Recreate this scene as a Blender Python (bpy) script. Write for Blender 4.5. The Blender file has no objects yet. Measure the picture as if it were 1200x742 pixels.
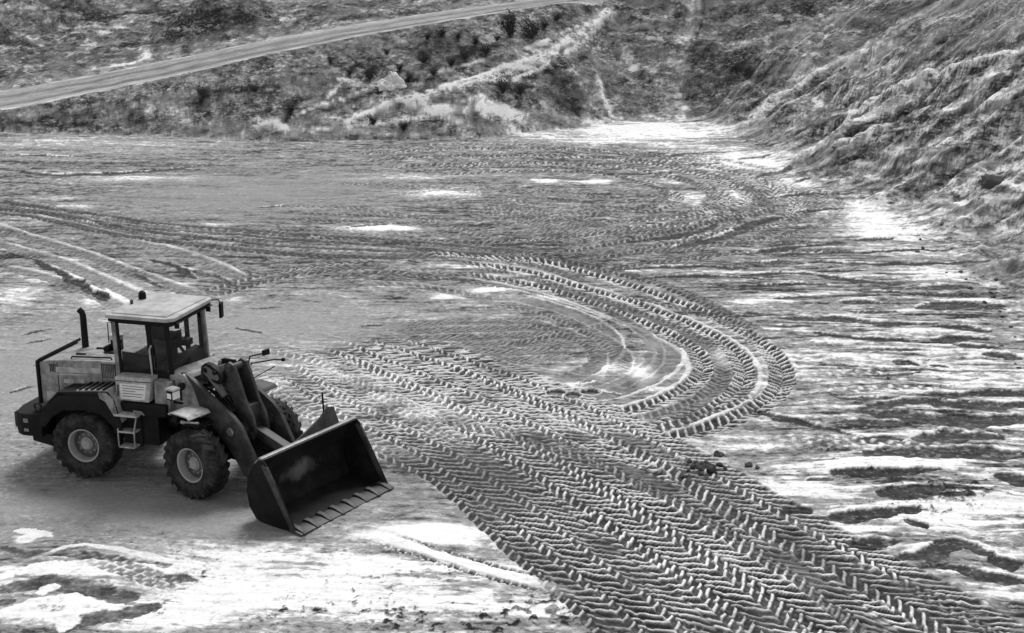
import bpy, bmesh, math, random
import numpy as np
from mathutils import Vector, Matrix

random.seed(7)
rng = np.random.default_rng(11)
scene = bpy.context.scene
COL = scene.collection

# ------------------------------------------------------------------ viewpoint
FPX, PITCH, CAMH = 1650.0, 0.272, 10.165          # lens in photo pixels (1200 wide), pitch, height above the pit floor

def G(u, v, z=0.0):
    """point of the level pit floor seen at photo pixel (u, v)"""
    x = (u - 600) / FPX; y = -(v - 371) / FPX
    c, s = math.cos(PITCH), math.sin(PITCH)
    d = (x, c + y * s, -s + y * c)
    t = (z - CAMH) / d[2]
    return np.array([d[0] * t, d[1] * t, z])

def pix(P):
    c, s = math.cos(PITCH), math.sin(PITCH)
    x, y, z = P[:, 0], P[:, 1], P[:, 2] - CAMH
    d = y * c - z * s; u = y * s + z * c
    return 600 + FPX * x / d, 371 - FPX * u / d

# ------------------------------------------------------------------ noise
def _hash(ix, iy, seed):
    h = (ix.astype(np.uint32) * np.uint32(374761393) + iy.astype(np.uint32) * np.uint32(668265263)
         + np.uint32((seed * 974711 + 12345) & 0xffffffff))
    h = (h ^ (h >> np.uint32(13))) * np.uint32(1274126177)
    return (h ^ (h >> np.uint32(16))) & np.uint32(255)
_ang = np.linspace(0, 2 * np.pi, 256, endpoint=False)
_gx, _gy = np.cos(_ang).astype(np.float32), np.sin(_ang).astype(np.float32)

def perlin(x, y, seed=0):
    x = np.asarray(x, np.float32); y = np.asarray(y, np.float32)
    x0 = np.floor(x); y0 = np.floor(y)
    fx = x - x0; fy = y - y0
    ix = x0.astype(np.int64); iy = y0.astype(np.int64)
    ux = fx * fx * fx * (fx * (fx * 6 - 15) + 10); uy = fy * fy * fy * (fy * (fy * 6 - 15) + 10)
    def g(ax, ay, dx, dy):
        h = _hash(ax, ay, seed)
        return _gx[h] * dx + _gy[h] * dy
    a = g(ix, iy, fx, fy); b = g(ix + 1, iy, fx - 1, fy)
    c = g(ix, iy + 1, fx, fy - 1); d = g(ix + 1, iy + 1, fx - 1, fy - 1)
    return ((a + (b - a) * ux) * (1 - uy) + (c + (d - c) * ux) * uy) * 1.5

def fbm(x, y, octv=4, seed=0, gain=.5, lac=2.03):
    r = 0; amp = 1.; tot = 0
    for o in range(octv):
        r = r + amp * perlin(x, y, seed + o * 17); tot += amp
        x = x * lac + 3.7; y = y * lac - 1.9; amp *= gain
    return r / tot

def ridged(x, y, octv=4, seed=0):
    r = 0; amp = 1.; tot = 0
    for o in range(octv):
        r = r + amp * (1 - 2 * np.abs(perlin(x, y, seed + o * 31))); tot += amp
        x = x * 2.07 + 5.1; y = y * 2.07 + 2.3; amp *= .5
    return r / tot

def sig(x): return 1 / (1 + np.exp(-np.clip(x, -30, 30)))
def sstep(a, b, x):
    t = np.clip((x - a) / (b - a), 0, 1); return t * t * (3 - 2 * t)

# ------------------------------------------------------------------ ground sheet: a fan of points, finer where it is near
aa = np.concatenate([np.linspace(-.85, -.425, 40, endpoint=False), np.linspace(-.425, .425, 1100), np.linspace(.425, .85, 41)[1:]])
vv = np.arange(800, 151, -.72)
yy = np.array([G(600, v)[1] for v in vv])
yy = np.concatenate([np.arange(3, yy[0] - .05, .5), yy, np.arange(yy[-1] + .12, 96, .12), np.arange(96, 150, .35), np.geomspace(150, 420, 60)])
NA, NY = len(aa), len(yy)
Yg, Ag = np.meshgrid(yy, aa, indexing='ij')
Y = Yg.ravel().astype(np.float32); A = Ag.ravel().astype(np.float32); X = (A * Y).astype(np.float32)
N = len(X)
print('ground vertices', N)

# ---- foot of the pit wall (photo pixels on the floor plane)
foot_px = [(-160, 152), (0, 155), (100, 157), (200, 160), (330, 166), (450, 164), (560, 163), (620, 155), (690, 148), (740, 141), (800, 143),
           (845, 153), (885, 176), (925, 206), (1000, 236), (1060, 270), (1110, 305), (1150, 335), (1185, 380), (1215, 440)]
foot = [G(*p)[:2] for p in foot_px] + [np.array(q) for q in [(12.4, 24.), (12.6, 16.), (13.5, 6.), (15., -4.)]]
foot = [np.array((-95., 80.)), np.array((-60., 75.))] + foot
foot = np.array(foot)

def polydist(px, py, P, want='d'):
    best = np.full(px.shape, 1e9, np.float32); S = np.zeros_like(best); SG = np.zeros_like(best)
    acc = 0.
    for a, b in zip(P[:-1], P[1:]):
        e = b - a; l = math.hypot(*e); t = np.clip(((px - a[0]) * e[0] + (py - a[1]) * e[1]) / (l * l), 0, 1)
        qx = px - a[0] - t * e[0]; qy = py - a[1] - t * e[1]
        d = np.hypot(qx, qy); m = d < best
        best[m] = d[m]; S[m] = (acc + t * l)[m]
        SG[m] = np.sign(e[0] * qy - e[1] * qx)[m]
        acc += l
    return best, S, SG
FD, FS, FSG = polydist(X, Y, foot)
FD = FD * np.where(FSG >= 0, 1, -1)               # positive on the wall side
wig = fbm(FS * .35, FS * 0 + .5, 5, 5, .6) * 1.3
D = FD - wig * sstep(1, 4, np.abs(FD) + 2)
D = D + fbm(X * .9, Y * .9, 3, 9) * .35

# ---- right and back wall
Zw = np.where(D < 3, .117 * D * np.abs(D), np.where(D < 16, .70 * D - 1.05, 10.15 + (D - 16) * .42))
Zw = np.maximum(Zw, 0)
gul = ridged(FS * .30 + .05 * D, D * .035, 4, 21)
gul2 = fbm(FS * 1.3, D * .22, 4, 22)
rough = fbm(X * .8, Y * .8, 5, 23)
face = sstep(.2, 3.5, D)
strata = perlin(Zw * 1.1 + .6 * fbm(X * .15, Y * .15, 3, 24), FS * .05, 25)
big = fbm(X * .16, Y * .16, 3, 26)
Zw = Zw + face * (gul * .50 + gul2 * .14 + rough * .05 + strata * .16 + big * 1.1)
# ---- left bank with the haul road, given per direction
col_u = np.array([-400, -160, 0, 100, 200, 300, 400, 500, 600, 660, 720, 800], float)
r1v = np.array([190, 146, 127, 108, 88, 66, 46, 29, 13, 4, -8, -22], float)
r2v = np.array([158, 122, 103, 86, 67, 47, 30, 15, 2, -5, -14, -27], float)
col_a = (col_u - 600) / FPX / (math.cos(PITCH) + .08)
yf = np.interp(aa, (foot[:20, 0] / foot[:20, 1])[2:], foot[2:20, 1])
yf_col = np.interp(col_a, aa, yf)
z1, y1, z2, y2 = [], [], [], []
for u, a, b, f0 in zip(col_u, r1v, r2v, yf_col):
    for D0 in np.arange(f0, f0 + 60, .05):        # where a bank of slope .62 meets the sight line
        gy = G(u, a)[1]; z = CAMH * (1 - D0 / gy)
        if .62 * (D0 - f0) >= z: break
    z1.append(z); y1.append(D0)
    gy = G(u, b)[1]; zz = z + .15
    y2.append(gy * (1 - zz / CAMH)); z2.append(zz)
Y1, Z1, Y2, Z2 = [np.repeat(np.interp(aa, col_a, q)[None], NY, 0).ravel() for q in (y1, z1, y2, z2)]
YF = np.repeat(yf[None], NY, 0).ravel()
Y2 = np.maximum(Y2, Y1 + 5)
t1 = np.clip((Y - YF) / (Y1 - YF), 0, 1)
tr = np.clip((Y - Y1) / (Y2 - Y1), 0, 1)
back = np.maximum(Y - Y2, 0)
rgh = fbm(X * .5, Y * .5, 5, 31)
mound = np.maximum(fbm(X * .09 + 3, Y * .09, 2, 33), 0)
Zl = Z1 * t1 ** .9 + (Z2 - Z1) * tr + .16 * np.minimum(back, 30) + np.maximum(back - 30, 0) * .3 + sstep(0, 6, back) * (mound * 4.5 + rgh * .45)
Zl += (4 * t1 * (1 - t1)) * (rgh * .16 + .06 * fbm(X * 1.4, Y * 1.4, 4, 35) + .5 * fbm(X * .2, Y * .2, 2, 38)) * (tr <= 0)
Zl += .12 * np.sin(np.pi * tr) * fbm(X * .5, Y * .5, 3, 36) - .06 * sstep(.1, .3, tr) * (1 - sstep(.7, .9, tr))
wl = 1 - sstep((655 - 600) / 1700, (760 - 600) / 1700, A)
Z = np.where(D > 0, wl * Zl + (1 - wl) * Zw, 0).astype(np.float32)
rdw = .07 * fbm(X * .5, Y * .12, 4, 97, .65)
ISROAD = (tr + rdw > .04) & (tr + rdw < .96) & (wl > .5) & (D > 0)
HILL = D > 0
FLOOR = ~HILL

def hit(u, v):
    """index of the ground vertex seen at photo pixel (u, v)"""
    U, V = pixU, pixV
    m = (np.abs(U - u) < 3) & (np.abs(V - v) < 3)
    if not m.any():
        m = (np.abs(U - u) < 9) & (np.abs(V - v) < 9)
    i = np.nonzero(m)[0]
    return i[np.argmin(Y[i])]
pixU, pixV = pix(np.stack([X, Y, Z], 1))
def hp(u, v):
    i = hit(u, v); return np.array([X[i], Y[i], Z[i]])

def ndist(poly, rad, box=None):
    """normalised distance to a 3-D polyline with a radius (metres) per point"""
    P = np.array(poly, np.float32); out = np.full(N, 9., np.float32)
    R = np.array(rad, np.float32)
    lo = P.min(0) - R.max() * 3; hi = P.max(0) + R.max() * 3
    idx = np.nonzero((X > lo[0]) & (X < hi[0]) & (Y > lo[1]) & (Y < hi[1]))[0]
    x, y, z = X[idx], Y[idx], Z[idx]
    b = np.full(len(idx), 9., np.float32)
    if len(P) == 1:
        b = np.sqrt((x - P[0, 0]) ** 2 + (y - P[0, 1]) ** 2 + (z - P[0, 2]) ** 2) / R[0]
    for i in range(len(P) - 1):
        e = P[i + 1] - P[i]; l2 = (e * e).sum() + 1e-6
        t = np.clip(((x - P[i, 0]) * e[0] + (y - P[i, 1]) * e[1] + (z - P[i, 2]) * e[2]) / l2, 0, 1)
        d = np.sqrt((x - P[i, 0] - t * e[0]) ** 2 + (y - P[i, 1] - t * e[1]) ** 2 + (z - P[i, 2] - t * e[2]) ** 2)
        b = np.minimum(b, d / (R[i] + t * (R[i + 1] - R[i])))
    out[idx] = b
    return out

# ---- shapes on the slopes: (kind, polyline in px, radius px, height change m, tone change)
HZ = []
FW = fbm(X * .45, Y * .45 + Z * .3, 4, 84, .6); FW2 = fbm(X * 1.4, Y * 1.1 + Z, 3, 85, .6)
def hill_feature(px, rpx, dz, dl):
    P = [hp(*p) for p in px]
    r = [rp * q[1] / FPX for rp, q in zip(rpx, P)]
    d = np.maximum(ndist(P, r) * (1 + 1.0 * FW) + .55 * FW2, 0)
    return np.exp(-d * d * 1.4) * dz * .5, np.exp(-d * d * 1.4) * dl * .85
feats = [
    ([(395, 146), (440, 130), (500, 112), (560, 92), (620, 72), (680, 44), (718, 16)], [6, 8, 10, 12, 12, 11, 9], .8, .26),    # pale ramp
    ([(507, 87), (567, 70), (620, 55), (680, 30)], [3, 3, 3, 3], .3, .34), ([(400, 140), (470, 118), (540, 100), (600, 92), (630, 82), (687, 47), (713, 20)], [3, 3, 4, 4, 3, 3, 3], .3, .34),
    ([(380, 130), (420, 116), (462, 99), (490, 92)], [4, 5, 5, 4], -.4, -.36), ([(384, 122), (440, 100)], [3, 3], .2, .36), ([(400, 92), (442, 96)], [3, 3], 0, .4),
    ([(490, 124), (515, 130), (540, 143)], [10, 12, 9], .5, .40), ([(560, 116), (590, 126), (618, 140)], [11, 14, 9], .5, .38), ([(540, 108), (556, 122), (560, 140)], [5, 5, 4], -.4, -.26),
    ([(450, 128), (470, 140), (440, 150)], [8, 8, 8], .2, .06), ([(577, 95), (595, 100), (613, 103)], [6, 8, 6], -.5, -.38),
    ([(650, 84), (668, 105), (680, 130)], [18, 26, 20], -1.2, -.26), ([(640, 82), (664, 74), (690, 66)], [4, 5, 4], -.4, -.22), ([(690, 66), (704, 90), (712, 120)], [9, 9, 9], .5, .02),
    ([(702, 88), (708, 105), (716, 130)], [4, 5, 6], 0, .30), ([(733, 54), (740, 66), (746, 80)], [6, 8, 6], 0, .28), ([(765, 80), (775, 95), (770, 110)], [10, 14, 10], 0, .14), ([(796, 110), (800, 122), (800, 138)], [6, 8, 8], 0, .34), ([(720, 96), (735, 92), (748, 88)], [3, 4, 3], -.2, -.2), ([(640, 120), (655, 135), (690, 140)], [5, 6, 5], .2, .25),
    ([(715, 34), (760, 32)], [2.5, 2.5], -.2, -.34), ([(690, 142), (740, 139), (800, 142)], [6, 6, 6], 0, .3),
    ([(740, 15), (780, 20), (830, 14)], [16, 16, 12], 0, .02),
    ([(930, 190), (1000, 130), (1080, 92), (1160, 70), (1200, 62)], [9, 9, 9, 9, 9], .6, .26),
    ([(850, 155), (900, 118), (960, 85), (1020, 60)], [9, 8, 8, 8], .6, .24),
    ([(1000, 130), (1045, 90), (1100, 45), (1150, 15)], [12, 12, 12, 12], -.6, -.13),
    ([(860, 80), (900, 90), (940, 100)], [9, 11, 9], -.5, -.22), ([(870, 110), (930, 105)], [10, 10], -.3, -.14),
    ([(950, 150), (980, 146), (1000, 152)], [10, 12, 9], -.6, -.26), ([(925, 205), (975, 190), (1010, 180)], [7, 6, 6], -.4, -.2),
    ([(1060, 130), (1120, 110), (1200, 85)], [10, 10, 10], -.2, -.1),
    ([(1120, 262), (1170, 222), (1200, 200)], [8, 8, 8], .4, .22), ([(1140, 300), (1180, 262), (1200, 245)], [9, 9, 9], .3, .2),
    ([(1150, 215), (1170, 208), (1185, 200)], [8, 8, 6], -.5, -.3), ([(1150, 325), (1175, 350), (1200, 385)], [8, 10, 10], 0, -.2),
    ([(1020, 235), (1075, 190), (1120, 160), (1200, 120)], [10, 9, 9, 9], .4, .18),
    ([(410, 150), (470, 140), (520, 133)], [4, 5, 5], .2, .4), ([(520, 100), (560, 88), (640, 62)], [3, 3, 3], .2, .4), ([(520, 128), (575, 130), (610, 136)], [8, 9, 8], .3, .36), ([(640, 70), (655, 55), (665, 44)], [7, 7, 6], 0, .2),
    ([(330, 150), (400, 152), (470, 158), (560, 158), (640, 152)], [3, 3, 3, 3, 3], .1, .22), ([(540, 150), (600, 148)], [4, 4], .2, .3), ([(400, 122), (450, 116)], [8, 8], 0, .12), ([(200, 30), (260, 24), (300, 22)], [8, 8, 8], 0, -.2), ([(400, 20), (480, 12), (560, 6)], [8, 7, 4], 0, -.2), ([(250, 18), (330, 8)], [8, 8], 0, -.15),
    ([(60, 22), (110, 26), (150, 30)], [7, 7, 6], 0, .2), ([(110, 78), (150, 72), (175, 66)], [5, 6, 4], 0, .3), ([(690, 12), (700, 0)], [8, 8], 0, -.25), ([(660, 20), (690, 8)], [6, 6], 0, -.1),
    ([(0, 48), (20, 46), (40, 50)], [9, 9, 7], -.5, -.34), ([(15, 42), (30, 40), (50, 52)], [4, 4, 4], .6, .25),
    ([(140, 60), (165, 52), (170, 66)], [7, 9, 7], .8, .2), ([(90, 60), (110, 45), (120, 35)], [10, 10, 8], .6, .14),
    ([(150, 50), (210, 40), (200, 20)], [9, 10, 10], -.3, -.2), ([(110, 20), (180, 10), (240, 14)], [10, 12, 12], -.4, -.26), ([(240, 30), (330, 14), (430, 5)], [12, 9, 8], -.2, -.2),
    ([(0, 6), (40, 8), (95, 16)], [8, 8, 5], .2, .15),
    ([(0, 146), (40, 147), (95, 143)], [6, 7, 5], -.5, -.38), ([(60, 138), (100, 134)], [6, 6], 0, -.18), ([(235, 112), (262, 105), (310, 100)], [8, 7, 4], -.3, -.3),
    ([(300, 146), (322, 140), (335, 150)], [7, 10, 6], .5, .5), ([(335, 140), (345, 125), (360, 112)], [5, 7, 6], -.5, -.24), ([(345, 135), (380, 118), (400, 100)], [3, 3, 3], .1, .3),
    ([(400, 92), (440, 97)], [3, 3], 0, .35), ([(500, 62), (545, 58), (580, 52)], [12, 13, 10], 0, -.16), ([(440, 82), (420, 78)], [9, 8], 0, -.2),
    ([(160, 125), (200, 122), (215, 138)], [10, 10, 10], .3, .12), ([(230, 152), (260, 148)], [10, 10], .4, .1),
    ([(780, 30), (860, 14), (960, 8)], [16, 16, 16], 0, -.06), ([(880, 45), (960, 28)], [6, 6], .1, .1),
]
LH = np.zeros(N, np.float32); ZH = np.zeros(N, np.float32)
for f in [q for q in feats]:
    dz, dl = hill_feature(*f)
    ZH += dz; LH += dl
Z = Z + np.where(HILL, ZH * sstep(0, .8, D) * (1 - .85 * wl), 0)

# ------------------------------------------------------------------ pit floor
WB1 = .45 * fbm(X * .8, Y * .8, 4, 87, .6); WB2 = .75 * fbm(X * .5 + 9, Y * 1.1, 4, 88, .62)
def blob(u, v, ru, rv, dl, ang=0.):
    """soft elliptical patch on the floor; radii in photo px, turned by ang degrees on the ground"""
    c = G(u, v); sx = ru * c[1] / FPX; sy = rv * c[1] ** 2 / (FPX * CAMH)
    ca, sa = math.cos(math.radians(ang)), math.sin(math.radians(ang))
    dx, dy = X - c[0], Y - c[1]
    p = (dx * ca + dy * sa) / sx + WB1; q = (-dx * sa + dy * ca) / sy + WB2
    return dl * np.exp(-(p * p + q * q))
# gentle relief
Zf = .10 * fbm(X * .12, Y * .12, 3, 41) + .03 * fbm(X * .6, Y * .6, 3, 42)
L = np.full(N, .53, np.float32)
BL = [ # u v ru rv tone
    (770, 153, 80, 10, .32), (880, 188, 60, 14, .24), (690, 165, 60, 5, .18), (930, 215, 30, 6, .3), (620, 158, 40, 5, .12), (1030, 265, 48, 26, .26), (1000, 245, 60, 8, .15),
    (1095, 322, 50, 8, .3), (1085, 296, 60, 5, .15), (980, 318, 90, 5, .15),
    (120, 168, 170, 9, .16), (90, 186, 120, 5, .10), (170, 209, 75, 4, .30), (95, 190, 110, 4, -.10), (20, 170, 60, 3, .1), (140, 190, 40, 6, -.06),
    (445, 268, 42, 3.5, .40), (525, 227, 45, 5, .22), (480, 208, 60, 4, .12), (85, 242, 30, 3, .3), (65, 234, 25, 2, .22), (240, 264, 25, 2.5, .4), (20, 262, 30, 2.5, .2),
    (60, 318, 40, 12, .14), (20, 345, 36, 12, .22), (100, 325, 60, 10, .16), (135, 345, 30, 14, .32), (160, 366, 30, 12, .3), (80, 335, 30, 6, -.22), (165, 318, 20, 3, -.3), (215, 320, 12, 3, -.5), (10, 300, 12, 4, -.3), (35, 300, 30, 3, -.2),
    (30, 400, 60, 30, .05), (330, 370, 90, 30, .07), (270, 350, 20, 4, .3), (210, 335, 30, 8, .12), (420, 350, 30, 16, .06),
    (570, 340, 30, 5, .25), (520, 348, 20, 4, .22), (620, 330, 40, 4, .2), (450, 335, 60, 6, .1), (590, 352, 50, 5, .12), (545, 312, 60, 3, .16),
    (850, 420, 20, 14, .3), (868, 455, 10, 10, .1), (900, 450, 10, 10, .2), (640, 466, 40, 3, .2),
    (410, 400, 50, 6, .08), (390, 445, 80, 14, .18), (480, 490, 80, 16, .20), (470, 520, 40, 8, .3), (560, 470, 60, 20, .1), (720, 505, 60, 12, .2), (800, 535, 40, 7, .38), (860, 525, 50, 6, .3),
    (540, 545, 110, 26, -.16), (610, 560, 80, 26, -.16), (480, 585, 50, 14, -.06), (480, 555, 30, 8, -.03),
    (505, 624, 56, 11, .62), (440, 626, 40, 6, .2), (580, 665, 80, 7, .3), (300, 650, 140, 15, .25), (250, 700, 90, 30, .45), (400, 690, 110, 30, .40), (520, 705, 110, 26, .26), (640, 715, 60, 12, .26), (450, 660, 90, 10, .35), (180, 730, 60, 16, .3),
    (600, 725, 110, 10, -.1), (490, 735, 60, 6, -.16), (540, 690, 90, 6, -.08),
    (30, 632, 12, 5, .5), (100, 672, 90, 5, .30),    (45, 690, 16, 4, .5), (70, 722, 80, 7, .34),    (0, 668, 40, 3, .2), 
    (1140, 600, 70, 22, .40), (1090, 612, 50, 14, .30), (1180, 580, 50, 20, .35), (960, 572, 60, 12, .26), (900, 578, 50, 10, .30), (930, 610, 70, 8, .22), (1000, 620, 60, 8, .3), (1040, 545, 120, 8, .22), (1050, 590, 40, 5, .2),
        (1150, 668, 40, 4, .34), (1180, 690, 40, 10, .3),       
       (1100, 530, 90, 4, .1),    (1080, 545, 60, 4, .2), (1150, 500, 90, 2.5, .4), (1090, 507, 60, 2.5, .4),
    (1150, 440, 60, 10, .22), (1050, 412, 90, 6, .2), (960, 440, 40, 10, .2), (1080, 425, 40, 6, .14),  (1000, 430, 110, 12, .12), (1060, 456, 110, 4, .18),
                  
    (740, 316, 40, 1.6, .3), (850, 318, 60, 1.4, .25), (930, 345, 60, 2, .25), (890, 352, 60, 2, .22), (1140, 352, 30, 2, .4), (960, 368, 50, 2, .2), (1050, 366, 60, 2, .25), (1090, 389, 60, 2, .3),
    (700, 190, 120, 12, -.04), (620, 285, 80, 10, -.12),        
    (815, 233, 20, 10, .15), (868, 230, 12, 8, .3), (790, 213, 20, 3, .26), (700, 213, 20, 2.4, .34), (640, 212, 15, 2, .3), (620, 205, 90, 3, .06),
    (620, 390, 130, 12, -.10), (560, 400, 120, 16, -.08), (660, 410, 60, 10, -.06), (560, 440, 70, 16, -.12), (660, 300, 60, 6, -.1), (710, 375, 60, 10, -.06), (450, 285, 160, 4, -.05),
]
L -= .09 * sstep(33, 42, Y)
for b in BL: L += blob(*b)
sand = np.clip(blob(110, 590, 210, 34, 1.1) + blob(260, 612, 130, 22, 1.) + blob(40, 430, 130, 60, 1.) + blob(330, 375, 120, 26, .9) + blob(430, 575, 60, 20, .8) + blob(100, 500, 200, 60, .9) + blob(300, 225, 170, 30, .6), 0, 1)
# streaks that the loader drags out: mostly along the pit (image-horizontal), swinging with the tracks
wx = X + 1.2 * fbm(X * .15, Y * .15, 2, 51); wy = Y + .55 * fbm(X * .18, Y * .10, 3, 52) + .05 * (X - 6)
st = fbm(wx * .20, wy * 1.35, 4, 53, .58)
st2 = fbm(wx * .55, wy * 4.2, 3, 54, .55)
# region weights
right = blob(1060, 400, 170, 150, 1.) + blob(1060, 560, 170, 90, .8); right = np.clip(right, 0, 1)
far = sstep(42, 55, Y)
calm = np.clip(blob(110, 590, 210, 34, 1.) + blob(250, 610, 120, 26, .8) + blob(40, 430, 130, 60, .9) + blob(330, 375, 110, 26, .9) + blob(500, 622, 60, 14, .9) + blob(430, 570, 60, 22, .6) + blob(300, 225, 170, 34, .75) + blob(130, 172, 160, 14, .4), 0, 1)
snowy = np.clip(blob(330, 690, 260, 60, 1.) + blob(560, 715, 140, 40, .9) + blob(1130, 600, 120, 50, 1.) + blob(1000, 560, 140, 60, .7) + blob(1050, 440, 140, 30, .7), 0, 1)
amp = .15 + .10 * right + .03 * far - .142 * calm
st3 = fbm(X * 2.4 + .3 * wx, wy * 3.8, 4, 63, .70)
crest = np.maximum(ridged(wx * .16 + 5, wy * 1.5, 3, 64) - .45, 0) * 2
L = L + amp * (st * 1.35 + st2 * .75) + (.20 - .17 * calm + .10 * right + .06 * far) * st3 + (.20 * right + .06 * far) * crest
L = L + (.10 * (1 - calm) + .02) * fbm(X * 3.0, Y * 4.0, 4, 56, .68)
lens = fbm(wx * .20 + 2, wy * 2.0, 5, 66, .60); lens2 = fbm(wx * .9 + 7, wy * 4.6, 4, 67, .64)
L = L - .005 * right - .36 * right * sig((lens - .17) / .03) - .16 * right * sig((lens2 - .24) / .03) - .16 * (1 - calm) * (1 - right) * sig((lens2 - .20) / .03) + .22 * (1 - calm) * sig((-lens2 - .22) / .03) * (.5 + .5 * right)
mess = blob(590, 720, 150, 26, .14) + blob(470, 735, 60, 10, .12) + blob(230, 640, 50, 6, .1) + blob(350, 640, 60, 8, .08)
cl = fbm(X * 5.5, Y * 4.5, 4, 57, .66) + .45 * fbm(X * .6, Y * .6, 2, 58) + mess
L = L - .42 * snowy * sstep(.22, .46, cl) + 0 * calm
clods = (.8 * snowy + .5 * right) * sstep(.22, .46, cl)
Zf = Zf + np.where(FLOOR, .045 * amp / .2 * st + .03 * amp / .2 * st2, 0) + .035 * clods * (.6 + fbm(X * 7, Y * 7, 2, 59))
Zf = Zf + (.02 - .014 * calm) * fbm(X * 2.0, Y * 2.2, 4, 60, .6)

L = L * (1 - .85 * sand) + .85 * sand * (.565 + .10 * st2 * .3 + .035 * fbm(X * 1.5, Y * 1.8, 4, 93, .6))
# ---- wheel tracks
def crm(P, step):
    P = np.array(P); Q = np.vstack([2 * P[0] - P[1], P, 2 * P[-1] - P[-2]]); out = []
    for i in range(1, len(Q) - 2):
        p0, p1, p2, p3 = Q[i - 1:i + 3]
        n = max(2, int(np.hypot(*(p2 - p1)) / step))
        for t in np.linspace(0, 1, n, endpoint=False):
            out.append(.5 * (2 * p1 + (p2 - p0) * t + (2 * p0 - 5 * p1 + 4 * p2 - p3) * t * t + (3 * p1 - p0 - 3 * p2 + p3) * t ** 3))
    out.append(Q[-2]); return np.array(out)

ZT = np.zeros(N, np.float32); WT = np.zeros(N, np.float32)
wn1 = fbm(X * .9, Y * .9, 3, 61); wn2 = fbm(X * 3.5, Y * 3.5, 3, 62); wn3 = fbm(X * 10, Y * 10, 2, 65)
LT = blob(470, 480, 110, 26, .22) + blob(400, 440, 90, 20, .20) + blob(640, 500, 90, 14, .14) + blob(800, 660, 120, 30, .06) - blob(560, 560, 110, 30, .16) - blob(560, 430, 120, 20, .04)
def track(px, width=.62, depth=.05, lug=.06, pitch=.26, slant=.75, lo=.30, hi=.78, flip=1, smooth=False, strength=1., offs=0., cen=0.):
    global ZT, L, WT
    P = crm([G(*p)[:2] for p in px], .7)
    if offs:
        T = np.gradient(P, axis=0); T /= np.hypot(T[:, 0], T[:, 1])[:, None]
        P = P + offs * np.stack([-T[:, 1], T[:, 0]], 1)
    hw = width / 2
    m = (X > P[:, 0].min() - 1) & (X < P[:, 0].max() + 1) & (Y > P[:, 1].min() - 1) & (Y < P[:, 1].max() + 1) & FLOOR
    I = np.nonzero(m)[0]
    x, y = X[I], Y[I]
    best = np.full(len(I), 9., np.float32); s = np.zeros_like(best); n = np.zeros_like(best); acc = 0.
    for a, b in zip(P[:-1], P[1:]):
        e = b - a; l = math.hypot(*e)
        if l < 1e-6: continue
        lo_ = np.minimum(a, b) - hw * 1.7; hi_ = np.maximum(a, b) + hw * 1.7
        k = np.nonzero((x > lo_[0]) & (x < hi_[0]) & (y > lo_[1]) & (y < hi_[1]))[0]
        if len(k):
            t = np.clip(((x[k] - a[0]) * e[0] + (y[k] - a[1]) * e[1]) / (l * l), 0, 1)
            qx = x[k] - a[0] - t * e[0]; qy = y[k] - a[1] - t * e[1]; d = np.hypot(qx, qy)
            u = d < best[k]; kk = k[u]
            best[kk] = d[u]; s[kk] = acc + (t * l)[u]; n[kk] = (np.sign(e[0] * qy - e[1] * qx) * d)[u]
        acc += l
    k = np.nonzero(best < hw * 1.6)[0]
    I = I[k]; d = best[k]; s = s[k]; n = n[k]
    d = d + .05 * wn2[I] + .05 * wn1[I]
    inside = 1 - sstep(hw * .92, hw * 1.08, d)
    endf = sstep(0, 1.5, s) * (1 - sstep(acc - 1.5, acc, s))
    sway = np.clip(strength * (.85 + .5 * wn1[I]), 0, 1) * endf
    nc = n + cen
    ph = s / pitch - flip * np.abs(nc) * slant / pitch + np.where(nc > 0, .5, 0.) + .20 * wn1[I] + .10 * wn2[I]
    tri = np.abs((ph % 1) - .5) * 2
    ridge = sstep(.34, .80, tri) * (.85 + .35 * wn2[I] + .30 * wn1[I])
    crest_ = sstep(.56, .86, tri)
    if smooth: ridge = .35 + .2 * wn2[I] + .1 * ridge; crest_ = .5 + .3 * wn2[I]
    ridge = ridge * np.where(d < hw * .1, .6, 1)
    berm = np.exp(-((d - hw * 1.14) / (hw * .22)) ** 2)
    w = inside * sway
    ZT[I] = ZT[I] * (1 - .85 * w) + w * (-depth + lug * ridge) + .5 * depth * berm * sway * (.6 + wn2[I])
    lv = lo + (hi - lo) * np.clip(crest_ * (1 + .5 * wn1[I]), 0, 1.2) + .08 * wn2[I] + .06 * wn1[I] + LT[I] * (1 + 2 * wn1[I])  # snowy crests over mud, with lit tops and shaded faces painted into the tone
    L[I] = L[I] * (1 - w) + w * lv + (.05 + .1 * wn2[I]) * berm * sway * (1 - w)
    WT[I] = np.maximum(WT[I], w)

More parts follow.
